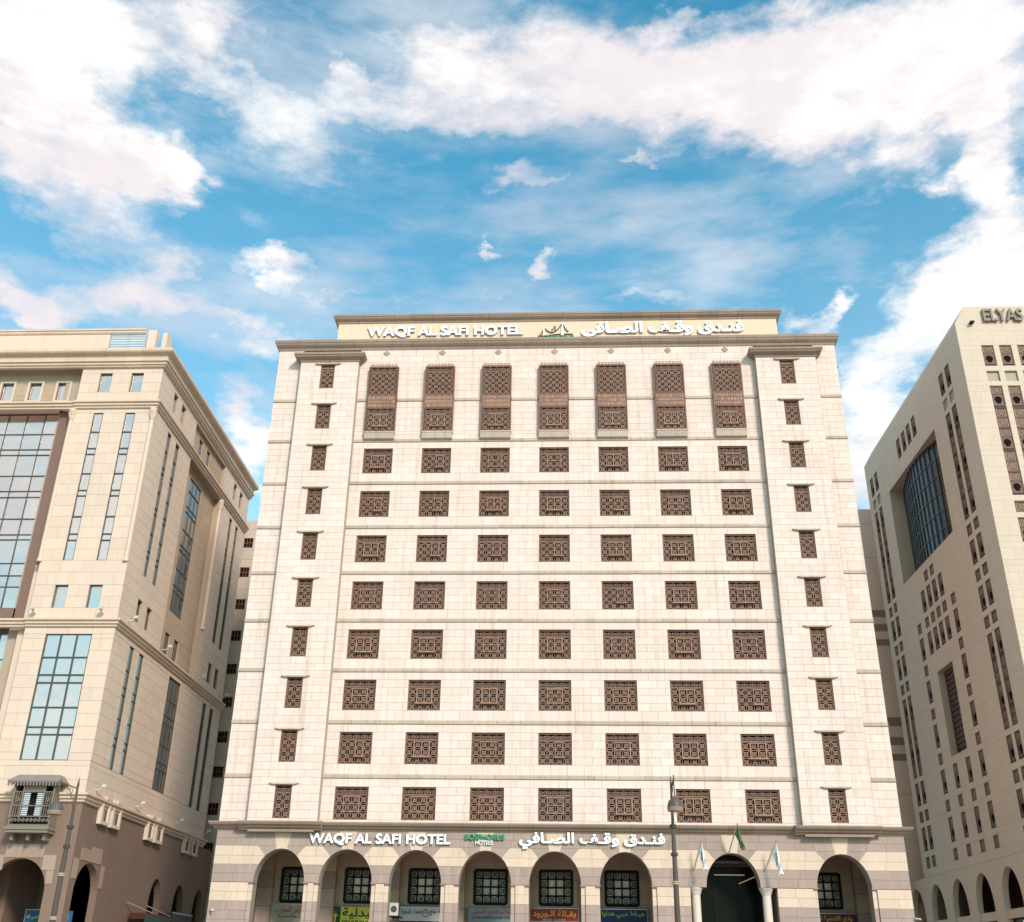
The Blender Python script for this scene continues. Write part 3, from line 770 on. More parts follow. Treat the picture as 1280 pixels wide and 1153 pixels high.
pan.emit(hotel, 300)

# ---- signs on the hotel
sg = thing('roof_sign', (-.5, 1, 47.4), 'large white raised hotel name in English and Arabic on the ochre rooftop wall', 'sign')
for w_, a, b_ in (('WAQF', -15.37, -11.15), ('AL', -10.85, -8.75), ('SAFI', -8.45, -5.15), ('HOTEL', -7.1+2.2, -3.0+.0)):
    pass
rs = [('WAQF', -15.4, -10.85), ('AL', -10.55, -8.55), ('SAFI', -8.2, -4.95+.0), ('HOTEL', -7.0, -3.0)]
def pxs(v): return v
lettering('WAQF AL SAFI HOTEL', FPH, -15.3, -3.0, 47.55, 48.5, .02, .16, WHITE, LETS, sg, .05)
lettering('فنـدق وقـف الصـافى', FPH, 1.75, 14.35, 47.45, 48.72, .02, .16, WHITE, LETS, sg, .045, True)
lg = thing('bridge_logo', (-.5, 1, 47.4), 'small suspension bridge logo over green lettering, in the middle of the rooftop wall', 'sign')
m = MB(FPH)
dk = [(-1.95, 47.33), (-1.3, 47.52), (-.5, 47.66), (.3, 47.70), (1.0, 47.68)]
for a, b_ in zip(dk, dk[1:]): m.stick(*a, *b_, .05, .02, .12)
part('bridge_deck', m, LINE, lg)
m = MB(FPH)
for x, h, w in ((-1.28, 48.3, .09), (.18, 48.78, .11)): m.prism([(x-w, 47.55), (x+w, 47.6), (x+.03, h), (x-.03, h)], .02, .14)
part('bridge_tower', m, WHITE, lg)
m = MB(FPH)
def cat(x0, z0, x1, z1, sag):
    pts = [(x0+(x1-x0)*t/8, z0+(z1-z0)*t/8-sag*4*(t/8)*(1-t/8)) for t in range(9)]
    for a, b_ in zip(pts, pts[1:]): m.stick(*a, *b_, .055, .02, .1)
cat(-1.22, 48.25, .12, 48.65, .55); cat(-1.75, 47.5, -1.34, 48.1, .1); cat(.24, 48.6, .65, 47.95, .12)
m.ring(-.42, 48.42, 0.01, .07, .02, .1, 8); m.ring(-.62, 48.15, .03, .07, .02, .1, 8); m.stick(-.45, 48.35, -.36, 48.12, .05, .02, .1)
part('bridge_cable', m, LINE, lg)
lettering('BOSPHORUS', FPH, -1.55, 1.05, 47.36, 47.60, .02, .10, GREEN, GREEN, lg, .01)
fs = thing('facade_sign', (-5, -.2, 9.2), 'white raised hotel name in English and Arabic on the pink stone above the arches', 'sign')
lettering('WAQF AL SAFI HOTEL', FRONT, -15.98, -7.1, 9.27, 9.93, .06, .12, WHITE, LETS, fs, .045)
lettering('فنـدق وقـف الصـافي', FRONT, -2.72, 6.25, 9.16, 10.1, .06, .12, WHITE, LETS, fs, .04, True)
bs = thing('hotels_sign', (-4.9, -.2, 9.3), 'green letters over the small white word HOTELS above the fourth arch', 'sign')
lettering('BOSPHORUS', FRONT, -6.15, -3.7, 9.66, 9.98, .06, .10, GREEN, GREEN, bs, .03)
lettering('HOTELS', FRONT, -5.5, -4.42, 9.36, 9.60, .06, .10, WHITE, LETS, bs, .02)

# ---- shop signs inside the arcade
FS = FRONT.back(5.55)
def board(label, u0, u1, z0, z1, m, writing, frame=None, dd=0):
    s = thing('shop_sign', ((u0+u1)/2, 5.6, z0), label, 'shop sign')
    b_ = MB(FS); b_.box(u0, u1, dd-.08, dd, z0, z1); part('board', b_, m, s)
    if frame:
        b_ = MB(FS)
        for q in ((u0-.03, u1+.03, z1, z1+.04), (u0-.03, u1+.03, z0-.04, z0)): b_.box(q[0], q[1], dd-.09, dd+.02, q[2], q[3])
        b_.box(u0-.03, u0, dd-.09, dd+.02, z0, z1); b_.box(u1, u1+.03, dd-.09, dd+.02, z0, z1); part('sign_frame', b_, frame, s)
    for t, a, b2, c, e, mm, ar in writing: lettering(t, FS, a, b2, c, e, dd+.003, .012, mm, mm, s, .02, ar, 'lettering', True)
    return s
board('beige shop sign with dark red Arabic script under the leftmost arch', -19.9, -15.9, 5.0, 6.12, BEIGE, [('محل مدارس الجوارب', -19.1, -16.3, 5.55, 6.0, REDI, True), ('للملابس والأحذية'.replace('أ', 'ا').replace('ذ', 'د'), -18.9, -16.3, 5.3, 5.48, INK, True)], STEEL)
ph = board('yellow pharmacy sign with a crescent and goblet emblem under the second arch', -14.75, -11.9, 4.9, 6.02, YEL, [('صيدلية', -14.6, -11.95, 5.3, 5.95, INK, True), ('PHARMACY', -14.6, -12.2, 5.05, 5.2, DGREEN, False)], None)
m = MB(FS); m.box(-15.68, -14.78, -.08, .0, 4.9, 6.02); part('emblem_board', m, DGREEN, ph)
m = MB(FS); pts = [(-15.1-.48*math.sin(t), 5.46+.52*math.cos(t)) for t in [.2+k*2.74/8 for k in range(9)]]; pts2 = [(-14.95-.38*math.sin(t), 5.46+.42*math.cos(t)) for t in [.3+k*2.54/8 for k in range(9)]]
for k in range(8): m.prism([pts[k], pts[k+1], pts2[k+1], pts2[k]], .0, .02)
part('crescent', m, REDI, ph)
m = MB(FS); m.prism([(-15.28, 5.55), (-14.9, 5.55), (-15.02, 5.38), (-15.16, 5.38)], 0, .02); m.box(-15.13, -15.05, 0, .018, 5.1, 5.38); m.box(-15.14, -15.11, 0, .018, 5.56, 5.75); m.box(-15.07, -15.04, 0, .018, 5.56, 5.75); part('goblet', m, GOLD, ph)
wsn = board('white shop sign with a red ring logo between black Arabic words', -10.85, -7.6, 5.2, 6.1, SWHITE, [('للمعدات التجارية', -10.7, -9.35, 5.58, 5.93, INK, True), ('شركة نهج', -8.85, -7.65, 5.58, 5.93, INK, True)], BLACKM)
m = MB(FS); m.ring(-9.1, 5.66, .17, .22, 0, .015, 14); m.ring(-9.1, 5.8, .1, .14, .016, .03, 10); part('ring_logo', m, REDI, wsn)
board('grey blue shop sign with faded red script over dark Latin letters', -6.3, -3.4, 4.9, 6.06, SGREY, [('مكارم العزيز للعطور', -6.0, -3.5, 5.62, 5.92, REDI, True), ('AL MAKARIM ALHORI FOR', -6.0, -3.55, 5.4, 5.55, INK, False)], None)
board('red shop sign with gold Arabic lettering under the fifth arch', -2.25, .95, 5.3, 6.06, RED, [('بقـالة الـورود', -2.05, .75, 5.5, 5.96, GOLD, True), ('BEST CARE', -1.4, .1, 5.33, 5.44, SWHITE, False)], STEEL)
board('dark blue shop sign with yellow green Arabic lettering under the sixth arch', 2.4, 5.4, 5.0, 6.05, NAVY, [('خيـاط دبـي هدايا', 2.5, 5.25, 5.52, 5.96, YEL, True)], STEEL)
mr_ = board('maroon shop sign with gold Arabic lettering under the rightmost arch', 15.6, 19.35, 5.1, 5.96, MAROON, [('وادي القدسية للتجارة', 15.8, 18.6, 5.42, 5.86, GOLD, True)], STEEL)
m = MB(FS); m.box(18.75, 19.3, 0, .01, 5.12, 5.94); part('blue_end_panel', m, NAVY, mr_)
ac = thing('air_conditioner', (-10.85, 3.2, 5.3), 'grey outdoor air conditioner box hung on brackets left of the white shop sign', 'air conditioner')
m = MB(FRONT.back(3.2)); m.box(-11.15, -10.6, -.3, 0, 5.4, 6.15); part('casing', m, SWHITE, ac)
m = MB(FRONT.back(3.2)); m.ring(-10.88, 5.78, .02, .2, .001, .015, 14); part('fan_grille', m, MULL, ac)
m = MB(FRONT.back(3.2)); m.box(-11.2, -10.55, -2.0, -.02, 5.34, 5.39); part('bracket', m, BLACKM, ac)

# ---- flags over the entrance
def flag(label, base, tip, m, drop, w, stripe=None):
    f = thing('flag', base, label, 'flag', 'flags over the hotel entrance')
    q = MB(); q.bar(base, tip, .045, 8); q.lathe(tip, [(.0, -.05), (.07, 0), (.0, .07)], 8); part('flag_pole', q, STEEL, f)
    q = MB(); T = Vector(tip); B = Vector(base); ax = (B-T).normalized()
    n, k_ = 10, 14
    def pt(i, j):
        s = j/(k_-1); a = T+ax*(.05+.95*i/(n-1)*w*.9)*(1-s*.75)
        x = a.x+.16*math.sin(i*1.7+j*.35)*s*(.4+.6*s)+(.14*s if m is not GFLAG else .25*s)
        y = a.y+.13*math.cos(i*2.1+j*.3)*s; z = a.z-s*drop*(1-.25*i/(n-1))
        return Vector((x, y, z))
    for i in range(n-1):
        for j in range(k_-1): q.poly([pt(i, j), pt(i+1, j), pt(i+1, j+1), pt(i, j+1)], raw=True); q.m[-1] = 1 if stripe and 3 <= i <= 4 and 2 < j < 9 else 0
    part('flag_cloth', q, [m, stripe or m], f)
    return f
flag('limp white flag with dark lettering, left of the entrance arch', (7.98, -.1, 8.05), (8.42, -1.2, 9.66), WFLAG, 1.75, .95, INK)
flag('furled dark green flag on the keystone of the entrance arch', (10.15, -.1, 9.0), (10.62, -1.5, 10.55), GFLAG, 1.5, .8)
flag('limp white flag with a pale blue mark, right of the entrance arch', (12.3, -.1, 8.05), (12.92, -1.2, 9.66), WFLAG, 2.0, 1.0, SGREY)

# ================================================================ STREET LAMPS
def street_lamp(label, x, y, h, ang):
    t = thing('street_lamp', (x, y, 0), label, 'street lamp', 'street lamps in front of the buildings')
    m = MB(); m.lathe((x, y, 0), [(.30, .13), (.30, .5), (.2, .7), (.15, 1.0), (.13, 3.4), (.115, 6.0), (.085, h-2.0), (.07, h-1.9), (.05, h-.2), (.06, h-.15), (.02, h+.1), (.0, h+.25)], 12); part('pole', m, LAMP, t)
    for z in (3.9, 5.7, 6.9, h-2.0):
        m = MB(); m.lathe((x, y, z), [(.10, -.09), (.165, -.06), (.165, -.02), (.14, 0), (.165, .02), (.165, .06), (.10, .09)], 12); part('collar', m, LAMPB if z < 6 else LAMP, t)
    c, s = math.cos(ang), math.sin(ang); A = lambda r, z: (x+c*r, y+s*r, z)
    m = MB(); m.bar(A(0, h-.30), A(.95, h-.02), .03); m.bar(A(0, h-1.25), A(.12, h-.9), .02)
    pts = [A(.06+.72*(k/8)**1.5, h-1.2+1.08*math.sin(k/8*1.57)) for k in range(9)]
    for a, b_ in zip(pts, pts[1:]): m.bar(a, b_, .022, 5)
    for rr_, cx, cz in ((.14, .34, -.42), (.09, .18, -.7), (.08, .55, -.22)):
        cp = [A(cx+rr_*math.cos(k*.785), h+cz+rr_*math.sin(k*.785)) for k in range(9)]
        for a, b_ in zip(cp, cp[1:]): m.bar(a, b_, .014, 4)
    m.bar(A(.85, h-.9), A(.85, h+.12), .025); part('arm', m, LAMP, t)
    m = MB(); lx, ly, _ = A(.85, 0); m.lathe((lx, ly, h-.9), [(.03, .12), (.06, .06), (.10, .0), (.19, -.04), (.27, -.12), (.32, -.24), (.335, -.36), (.36, -.38)], 16); part('lamp_hood', m, LAMPH, t)
    m = MB(); m.lathe((lx, ly, h-1.28), [(.345, .0), (.355, -.02), (.33, -.19), (.30, -.2)], 16); part('lamp_glass', m, LAMPG, t)
    return t
street_lamp('dark street lamp before the left building, lamp head hanging left of its post', -22.52, -20, 9.75, math.pi)
street_lamp('dark street lamp in front of the hotel, just right of the facade lettering', 4.95, -19.3, 10.1, -math.pi/2+.06)

# ================================================================ LEFT BUILDING
lb_ = thing('office_building', (-38, 12, 0), 'peach stone building on the left with tall glass walls and a brown base', 'building')
XL, YB = -31.0, 25.2
FL = Fr((0, 0, 0), (1, 0, 0), (0, -1, 0)); FSd = Fr((XL, 0, 0), (0, 1, 0), (1, 0, 0))
core_ = MB(); lp = Panels('stone_slab'); tan = Panels('tan_slab')
ZL = [12.3+.86*k for k in range(14)]; ZL[-1] = 23.4
ZL2 = [24.0]+[24.85+.85*k for k in range(3)]+[27.5]+[28.4+.86*k for k in range(15)]; ZL2 = sorted(z for z in ZL2 if z < 40.5)+[40.75]
ZL3 = [41.4, 42.28, 43.1, 43.98, 44.4]
WX = [(-35.9, -34.95), (-33.42, -32.47)]; WY = [(3.0, 3.88), (4.9, 5.85)]; WY3 = [(20.2, 21.1), (22.2, 23.1)]
XE = -37.4
fh = [(a, b_, 24.85, 26.55, .3) for a, b_ in WX]+[(a+.12, b_-.08, 28.4, 40.45, .18) for a, b_ in WX]+[(a, b_, 42.28, 44.0, .3) for a, b_ in WX]+[(-35.82, -32.55, 14.37, 22.95, .18)]
core(core_, FL, XE, XL, 11.7, 46.3, fh)
for zl in (ZL, ZL2, ZL3): face(lp, FL, XE, XL, zl, fh, PEACH, 1.6, .016)
shh = []
for yy in (WY, WY3):
    for a, b_ in yy: shh += [(a, b_, 24.85, 26.55, .3), (a+.05, b_-.05, 28.4, 40.35, .2), (a, b_, 42.28, 43.9, .3), (a, b_, 14.37, 23.0, .2)]
shh += [(11.5, 14.3, 14.4, 23.05, .2)]
rec = [(8.55, 17.1, 24.0, 40.7, .55), (8.6, 17.2, 41.9, 44.15, .3)]
core(core_, FSd, 0, YB, 11.7, 46.3, shh+rec)
for zl in (ZL, ZL2, ZL3): face(lp, FSd, 0, YB, zl, shh+rec, PEACH, 1.6, .018)
FR = FSd.back(.55); rh = [(10.6, 13.5, 28.2, 40.0, .15), (10.6, 11.7, 24.5, 26.4, .2), (12.75, 13.8, 24.5, 26.4, .2)]
core(core_, FR, 8.55, 17.1, 24, 40.7, rh); face(tan, FR, 8.55, 17.1, ZL2, rh, TANP, 1.6, .012)
FR2 = FSd.back(.3); rh2 = [(10.6, 11.5, 42.28, 43.7, .2), (12.75, 13.65, 42.28, 43.7, .2)]
core(core_, FR2, 8.6, 17.2, 41.9, 44.15, rh2); face(tan, FR2, 8.6, 17.2, [41.9, 43.0, 44.15], rh2, TANP, 1.6, .012)
# recessed centre of the front
FC = FL.back(.9); XW = -56
ch_ = [(x, x+.95, 42.1, 43.68, .3) for x in (-39.6, -41.85, -44.1, -46.35, -48.6, -50.85)]
core(core_, FC, XW, XE, 41.4, 46.3, ch_); face(tan, FC, XW, XE, [41.4, 42.5, 43.5, 44.4], ch_, TANP, 1.6, .012)
core_.F = FL; core_.poly([(XE, 0, 11.7), (XE, -1.6, 11.7), (XE, -1.6, 41.4), (XE, 0, 41.4)])
core_.box(XW, XL-1.2, -26, -1.95, 11.7, 46.3); core_.F = FSd; core_.box(.5, YB, -1, -.75, 11.7, 46.2)
core_.box(YB-.02, YB, -1, -.0, 11.7, 46.2); core_.F = FL; core_.box(XL-8, XL-.6, -1.8, -.9, 11.7, 44)
part('wall', core_, PEACHC, lb_)
lp.emit(lb_, 300); tan.emit(lb_, 120)
m = MB(FC)
m.box(-38.75, XE-.001, -.25, .25, 24.0, 41.0); m.box(XW, -38.75, -.25, .0, 40.9, 41.4); m.box(XW, -38.75, -.25, .0, 24.0, 25.1); m.box(-38.2, XE-.002, -.25, .3, 12.3, 23.4)
brn = part('curtain_surround', m, MAUVE, lb_)
m = MB(FC); m.box(-38.15, XE-.003, .301, .33, 12.3, 23.4); m.box(-38.0, XE-.003, .251, .28, 24.0, 28.3); part('stone_jamb', m, PEACH, lb_)
glazing(FC, [-38.6-1.45*k for k in range(10)][::-1], [25.12, 26.74, 27.6, 28.55, 30.4, 30.8, 32.06, 33.82, 34.32, 35.59, 37.36, 37.83, 39.15, 40.9], -.18, lb_, MIRR, w=.08, name='curtain_wall')
glazing(FC, [-38.2-1.4*k for k in range(9)][::-1], [14.37, 16.1, 16.55, 17.9, 19.6, 20.1, 21.4, 23.3], -.18, lb_, MIRR, w=.09, name='curtain_wall')
# glazing of the corner block
SZ = [28.4, 29.97, 30.46, 31.84, 33.5, 33.95, 35.32, 36.94, 37.43, 38.82, 40.45]
for a, b_ in WX:
    glazing(FL, [a+.12, b_-.08], SZ, -.16, lb_, MIRR, w=.10)
    glazing(FL, [a, b_], [24.85, 26.55], -.28, lb_, MIRR, w=.08); glazing(FL, [a, b_], [42.28, 44.0], -.28, lb_, MIRR, w=.08)
glazing(FL, [-35.82, -34.75, -33.62, -32.55], [14.37, 16.05, 16.54, 17.86, 19.54, 20.08, 21.3, 22.95], -.16, lb_, MIRR, w=.11)
for a in (-39.6, -41.85, -44.1, -46.35):
    glazing(FC, [a, a+.95], [42.1, 43.68], -.28, lb_, MIRR, w=.08)
    m = MB(FC)
    m.box(a-.16, a, 0, .05, 41.95, 43.84); m.box(a+.95, a+1.11, 0, .05, 41.95, 43.84); m.box(a, a+.95, 0, .05, 43.68, 43.84); m.box(a, a+.95, 0, .05, 41.95, 42.1); part('window_surround', m, PEACH, lb_)
for yy in (WY, WY3):
    for a, b_ in yy:
        glazing(FSd, [a+.05, b_-.05], [28.4]+SZ[1:-1]+[40.35], -.18, lb_, SMOKE, w=.10)
        glazing(FSd, [a, b_], [14.37, 16.05, 16.54, 17.86, 19.54, 20.08, 21.3, 23.0], -.18, lb_, SMOKE, w=.10)
        glazing(FSd, [a, b_], [24.85, 26.55], -.28, lb_, SMOKE, w=.08); glazing(FSd, [a, b_], [42.28, 43.9], -.28, lb_, MIRR, w=.08)
glazing(FSd, [11.5, 12.4, 13.35, 14.3], [14.4, 16.05, 16.54, 17.86, 19.54, 20.08, 21.3, 23.05], -.18, lb_, SMOKE, w=.10)
glazing(FR, [10.6, 11.57, 12.53, 13.5], [28.2]+SZ[1:-1]+[40.0], -.13, lb_, SMOKE, w=.10)
for a in (10.6, 12.75): glazing(FR, [a, a+1.0], [24.5, 26.4], -.18, lb_, SMOKE, w=.08); glazing(FR2, [a, a+.9], [42.28, 43.7], -.18, lb_, SMOKE, w=.08)
# cornices
LP1 = [(.04, 0), (.14, .06), (.14, .20), (.26, .24), (.26, .40), (.40, .46), (.40, .60), (.06, .62)]
for nm, z, sc in (('string_cornice', 11.7, 1), ('string_cornice', 23.4, 1), ('string_cornice', 40.77, 1)):
    runs(nm, [(p*sc, q) for p, q in LP1], z, PEACHT, [(FL, XE, XL, 0, 1), (FSd, 0, YB, 1, 0)] if z > 12 else [(FL, XW, XL, 0, 1), (FSd, 0, YB, 1, 0)], lb_, 1.6)
    if z > 12: runs(nm, [(p*sc, q) for p, q in LP1], z, PEACHT, [(FL.back(.12), XW, XE-.01, 0, 0)], lb_, 1.6)
LP2 = [(.06, 0), (.20, .05), (.20, .16), (.32, .20), (.32, .36), (.46, .42), (.46, .50), (.36, .52), (.40, .95), (.74, 1.05), (.82, 1.15), (.82, 1.38), (.1, 1.42)]
runs('main_cornice', LP2, 44.4, PEACHT, [(FL, XW, XL, 0, 1), (FSd, 0, YB, 1, 0)], lb_, 1.6)
m = MB(FL); m.box(XW, XL-.6, -24, -.6, 46.3, 46.5); part('roof', m, PEACH, lb_)
m = MB(FL.back(.6)); m.box(XW, -36.1, -.3, 0, 45.9, 48.2); m.box(-33.0, -32.3, -.5, .06, 45.9, 48.3); m.box(-31.85, -31.45, -1.2, -.1, 45.9, 48.15); part('parapet', m, PEACH, lb_)
runs('parapet_coping', [(.05, 0), (.12, .1), (.12, .22), (.2, .28), (.2, .42)], 48.0, PEACHT, [(FL.back(.6), XW, -33.2, 0, 0)], lb_, 1.6)
lvf = MB(FL.back(.7)); lvf.box(-36.1, -36.02, -.1, .06, 46.3, 48.05); lvf.box(-33.2, -33.1, -.1, .06, 46.3, 48.05); lvf.box(-34.62, -34.5, -.1, .05, 46.3, 48.05)
lvp = part('louvre_screen', lvf, STEEL, lb_)
for k in range(7): put('slat', LOUV, FL.back(.7), -36.0, -33.2, -.04, .02, 46.4+.235*k, 46.4+.235*k+.17, lvp)
# corner columns and capitals
def corner_col(F, u, z0_, z1_):
    m = MB(); c = F.p(u, .02, 0); m.lathe((c.x, c.y, 0), [(.2, z0_), (.2, z0_+.12), (.15, z0_+.25), (.14, z1_-.95), (.19, z1_-.9), (.14, z1_-.85), (.18, z1_-.5), (.29, z1_-.15), (.29, z1_)], 12); part('corner_column', m, PEACH, lb_)
    for q in range(5):
        a = q*1.2566; mm = MB(); mm.bar((c.x+.14*math.cos(a), c.y+.14*math.sin(a), z1_-.75), (c.x+.26*math.cos(a), c.y+.26*math.sin(a), z1_-.3), .05, 5); part('capital_leaf', mm, PEACHT, lb_)
corner_col(FL, -31.15, 28.3, 40.75); corner_col(FSd, 17.2, 28.6, 40.75); corner_col(FL, -37.45, 28.3, 40.75)
# base
base_ = MB(FL)
arcade(base_, FL, XW, XL, 0, 11.7, [(-46.6, 1.75, 6.4, 1.9, 0), (-40.6, 1.75, 6.4, 1.9, 0), (-34.3, 1.85, 6.4, 1.9, 0)], -.6, -.02)
arcade(base_, FSd, .55, YB+3, 0, 11.7, [(2.85, 1.9, 6.4, 1.9, 0), (15.6, 1.25, 6.4, 2.0, 5.2), (21.0, 1.25, 6.4, 2.0, 5.2), (26.0, 1.25, 6.4, 2.0, 5.2)], -.5, -.02)
part('base_wall', base_, LBASE, lb_)
m = MB(FL); m.box(XW, XL-1.1, -8.2, -8.0, 0, 11); m.box(XW, XL-1.05, -8, -1.01, 9.6, 9.9); m.F = FSd; m.box(8, YB+3, -4.2, -4.0, 0, 11.5); m.box(YB+2.8, YB+3, -4.0, -.5, 0, 11.6); m.box(8, YB+3, -4.0, -.5, 9.6, 9.8); m.box(8, 8.2, -4, -.5, 0, 9.6)
m.F = FL
for x in (-37.4, -43.6): m.box(x-.9, x+.9, -8, -3.5, 0, 9.6)
part('inner_wall', m, LBASE, lb_)
pk = [(-35.4, -34.3, 8.34, 9.15), (-34.28, -32.9, 8.34, 9.15), (-32.88, -32.05, 7.6, 8.5), (-32.5, -32.05, 6.8, 7.58), (-36.6, -36.1, 6.8, 7.58), (-36.6, -35.42, 7.6, 8.5)]
for a, b_, c, e in pk: put('arch_block', LBLK, FL, a, b_, -.05, .015, c, e, lb_)
for a, b_, c, e in [(1.2, 2.8, 8.36, 9.1), (2.82, 4.5, 8.36, 9.3), (.2, 1.0, 7.2, 8.4), (4.8, 5.3, 6.9, 8.3)]: put('arch_block', LBLK, FSd, a, b_, -.05, .015, c, e, lb_)
# framed windows straddling the base cornice
for a, b_ in ((2.55, 3.95), (4.45, 5.95), (11.3, 12.6), (13.0, 14.6), (19.9, 21.2), (21.8, 23.2)):
    m = MB(FSd)
    for q in ((a, a+.22), (b_-.22, b_)): m.box(q[0], q[1], 0, .30, 10.75, 12.5)
    m.box(a+.22, b_-.22, 0, .42, 12.3, 12.5); m.box(a+.22, b_-.22, 0, .30, 10.75, 10.95); part('window_surround', m, PEACH, lb_)
    glazing(FSd, [a+.22, b_-.22], [10.95, 12.3], .04, lb_, SMOKE, w=.06)
# floodlights
for F, u, z in [(FSd, y, 24.75) for y in (1.9, 9.2, 18.0, 24.6)]+[(FSd, y, 13.0) for y in (1.6, 8.9, 17.7, 24.7)]+[(FL, x, 24.65) for x in (-36.9, -32.05)]:
    m = MB(F); m.box(u-.12, u+.12, .42, .70, z-.1, z+.10); m.box(u-.05, u+.05, 0, .42, z-.28, z-.22); m.box(u-.05, u+.05, .35, .45, z-.28, z-.1); part('floodlight', m, PLASW, lb_)
# carved oriel over the corner arch
oc_ = MB(FL); a, b_ = -35.2, -32.5
for q in ((a, a+.12), (b_-.12, b_), (a+.62, a+.70), (b_-.70, b_-.62)): oc_.box(q[0], q[1], .95, 1.05, 10.6, 12.75)
oc_.box(a, b_, 0, 1.02, 10.1, 10.22); oc_.box(a, b_, .0, 1.02, 12.62, 12.75); oc_.box(a, a+.1, 0, .95, 10.2, 12.7); oc_.box(b_-.1, b_, 0, .95, 10.2, 12.7)
for z in (10.7, 11.35, 12.2): oc_.box(a, b_, .96, 1.04, z-.03, z+.03)
ori = part('oriel_window', oc_, LATG, lb_)
m = MB(FL); m.loft([[FL.p(*q) for q in r] for r in ([(a-.35, -.1, 12.74), (b_+.35, -.1, 12.74), (b_+.35, 1.35, 12.74), (a-.35, 1.35, 12.74)], [(a-.38, -.1, 12.86), (b_+.38, -.1, 12.86), (b_+.38, 1.38, 12.86), (a-.38, 1.38, 12.86)], [(a, -.1, 13.3), (b_, -.1, 13.3), (b_, .8, 13.3), (a, .8, 13.3)])]); part('canopy', m, SLATE, ori)
for k in range(17):
    m = MB(FL); x = a-.3+k*(b_-a+.6)/16; m.prism([(x-.06, 12.74), (x-.06, 12.60), (x, 12.50), (x+.06, 12.60), (x+.06, 12.74)], 1.28, 1.33); part('fringe_tooth', m, LATG, ori)
m = MB(FL)
for i in range(10):
    for j in range(1): m.ring(a+.2+i*.26, 10.48, .05, .11, .98, 1.03, 6)
for (p, q) in ((a+.12, a+.62), (b_-.62, b_-.12)):
    for k in range(3): m.box(p+.1+k*.14, p+.14+k*.14, .98, 1.02, 10.7, 12.2)
    m.ring((p+q)/2, 11.75, .08, .14, 1.0, 1.05, 8)
m.box(a+.7, b_-.7, .97, 1.0, 12.2, 12.6); part('grille', m, LATG, ori)
for (p, q) in ((a+.72, a+1.12), (b_-1.12, b_-.72)):
    for k in range(12): put('louvre_slat', LOUV, FL, p, q, .93, .97, 10.76+k*.118, 10.84+k*.118, ori)
m = MB(FL); m.box(a+.1, b_-.1, .5, .52, 10.2, 12.6); part('pane', m, DARK, ori)
m = MB(FL); m.box(a-.08, b_+.08, 0, 1.12, 9.9, 10.09); m.box(a-.02, b_+.02, 0, 1.05, 9.72, 9.89)
for x in (a+.3, a+1.35, b_-.3): m.prism([(x-.1, 9.71), (x-.1, 9.3), (x+.1, 9.3), (x+.1, 9.71)], 0, .7)
part('bracket', m, LATG, ori)
# shop signs seen through its arches
for u0, u1, y, lab in ((-35.3, -33.4, 4.2, 'blue shop sign with yellow lettering inside the corner arch of the left building'),):
    s = thing('shop_sign', (u0, y, 5.2), lab, 'shop sign'); F = FRONT.back(y)
    m = MB(F); m.box(u0, u1, -.1, 0, 4.5, 5.5); part('board', m, BLUE, s)
    m = MB(F); m.box(u0-.04, u1+.04, -.1, .02, 5.5, 5.55); m.box(u0-.04, u0, -.1, .02, 4.5, 5.5); part('sign_frame', m, STEEL, s)
    lettering('مكتبة', F, u0+.1, u1-.4, 4.95, 5.2, .003, .012, YEL, YEL, s, .02, True, 'lettering', True)
s = thing('shop_sign', (-31.9, 3.2, 5.0), 'end of a blue green shop sign seen through the side arch of the left building', 'shop sign'); F = FRONT.back(3.2)
m = MB(F); m.box(-33.0, -31.75, -.1, 0, 4.5, 5.42); part('board', m, BLUE, s); m = MB(F); m.prism([(-32.2, 4.9), (-31.95, 4.9), (-31.95, 5.2), (-32.1, 5.25)], 0, .01); part('green_mark', m, GREEN, s)
aw = thing('shop_awning', (-30.4, 16, 5), 'dark red shop awning with pale struts on the side of the left building', 'awning')
m = MB(FSd); m.box(10.5, 16.2, .2, 1.3, 5.35, 5.75); m.box(16.3, 21.0, .2, 1.3, 5.35, 6.05); part('fascia', m, flat('darkened_awning_maroon', (.065, .018, .014)), aw)  # maroon darkened in the colour itself to offset the sun on it
m = MB(FSd); m.box(10.6, 16.1, 1.301, 1.33, 5.1, 5.45); part('green_strip', m, DGREEN, aw)
m = MB(FSd)
for y in (12, 15.9): m.bar(FSd.p(y-2, .1, 6.4), FSd.p(y, 1.3, 5.8), .04)
m.box(16.2, 21.0, 1.3, 1.34, 6.05, 6.12); part('strut', m, STEEL, aw)

# ================================================================ RIGHT BUILDING
rb_ = thing('tower_building', (42, 14, 0), 'tall plain limestone building on the right with carved red brown window strips', 'building')
RN = Vector((-1, -.0227, 0)); RU = Vector((.0227, -1, 0))
FRS = Fr((30.3, 0, 0), RU, RN)          # u = minus distance back from the street
FRF = Fr((30.3, 0, 0), (1, 0, 0), (0, -1, 0))
PZ = lambda k: (11.85+3.55*k, 13.68+3.55*k); QZ = lambda k: (10.53+3.55*k, 11.38+3.55*k)
YW = 25.3
sideP, sideQ, longS = [], [], []
def col_items(uc, items):
    return [(uc, it) for it in items]
NEAR = (2.94, 4.31); FAR = (22.42, 23.8); MID = (11.35, 12.75, 14.10, 15.5)
ops = []                                # (u centre, kind, z0, z1)
def P_(u, k): ops.append((u, 'p', *PZ(k)))
def Q_(u, k): ops.append((u, 'q', *QZ(k)))
def LONG(u, k0, k1):
    for k in range(k0, k1+1):
        P_(u, k)
        if k < k1: ops.append((u, 'l', PZ(k)[1], PZ(k+1)[0]))
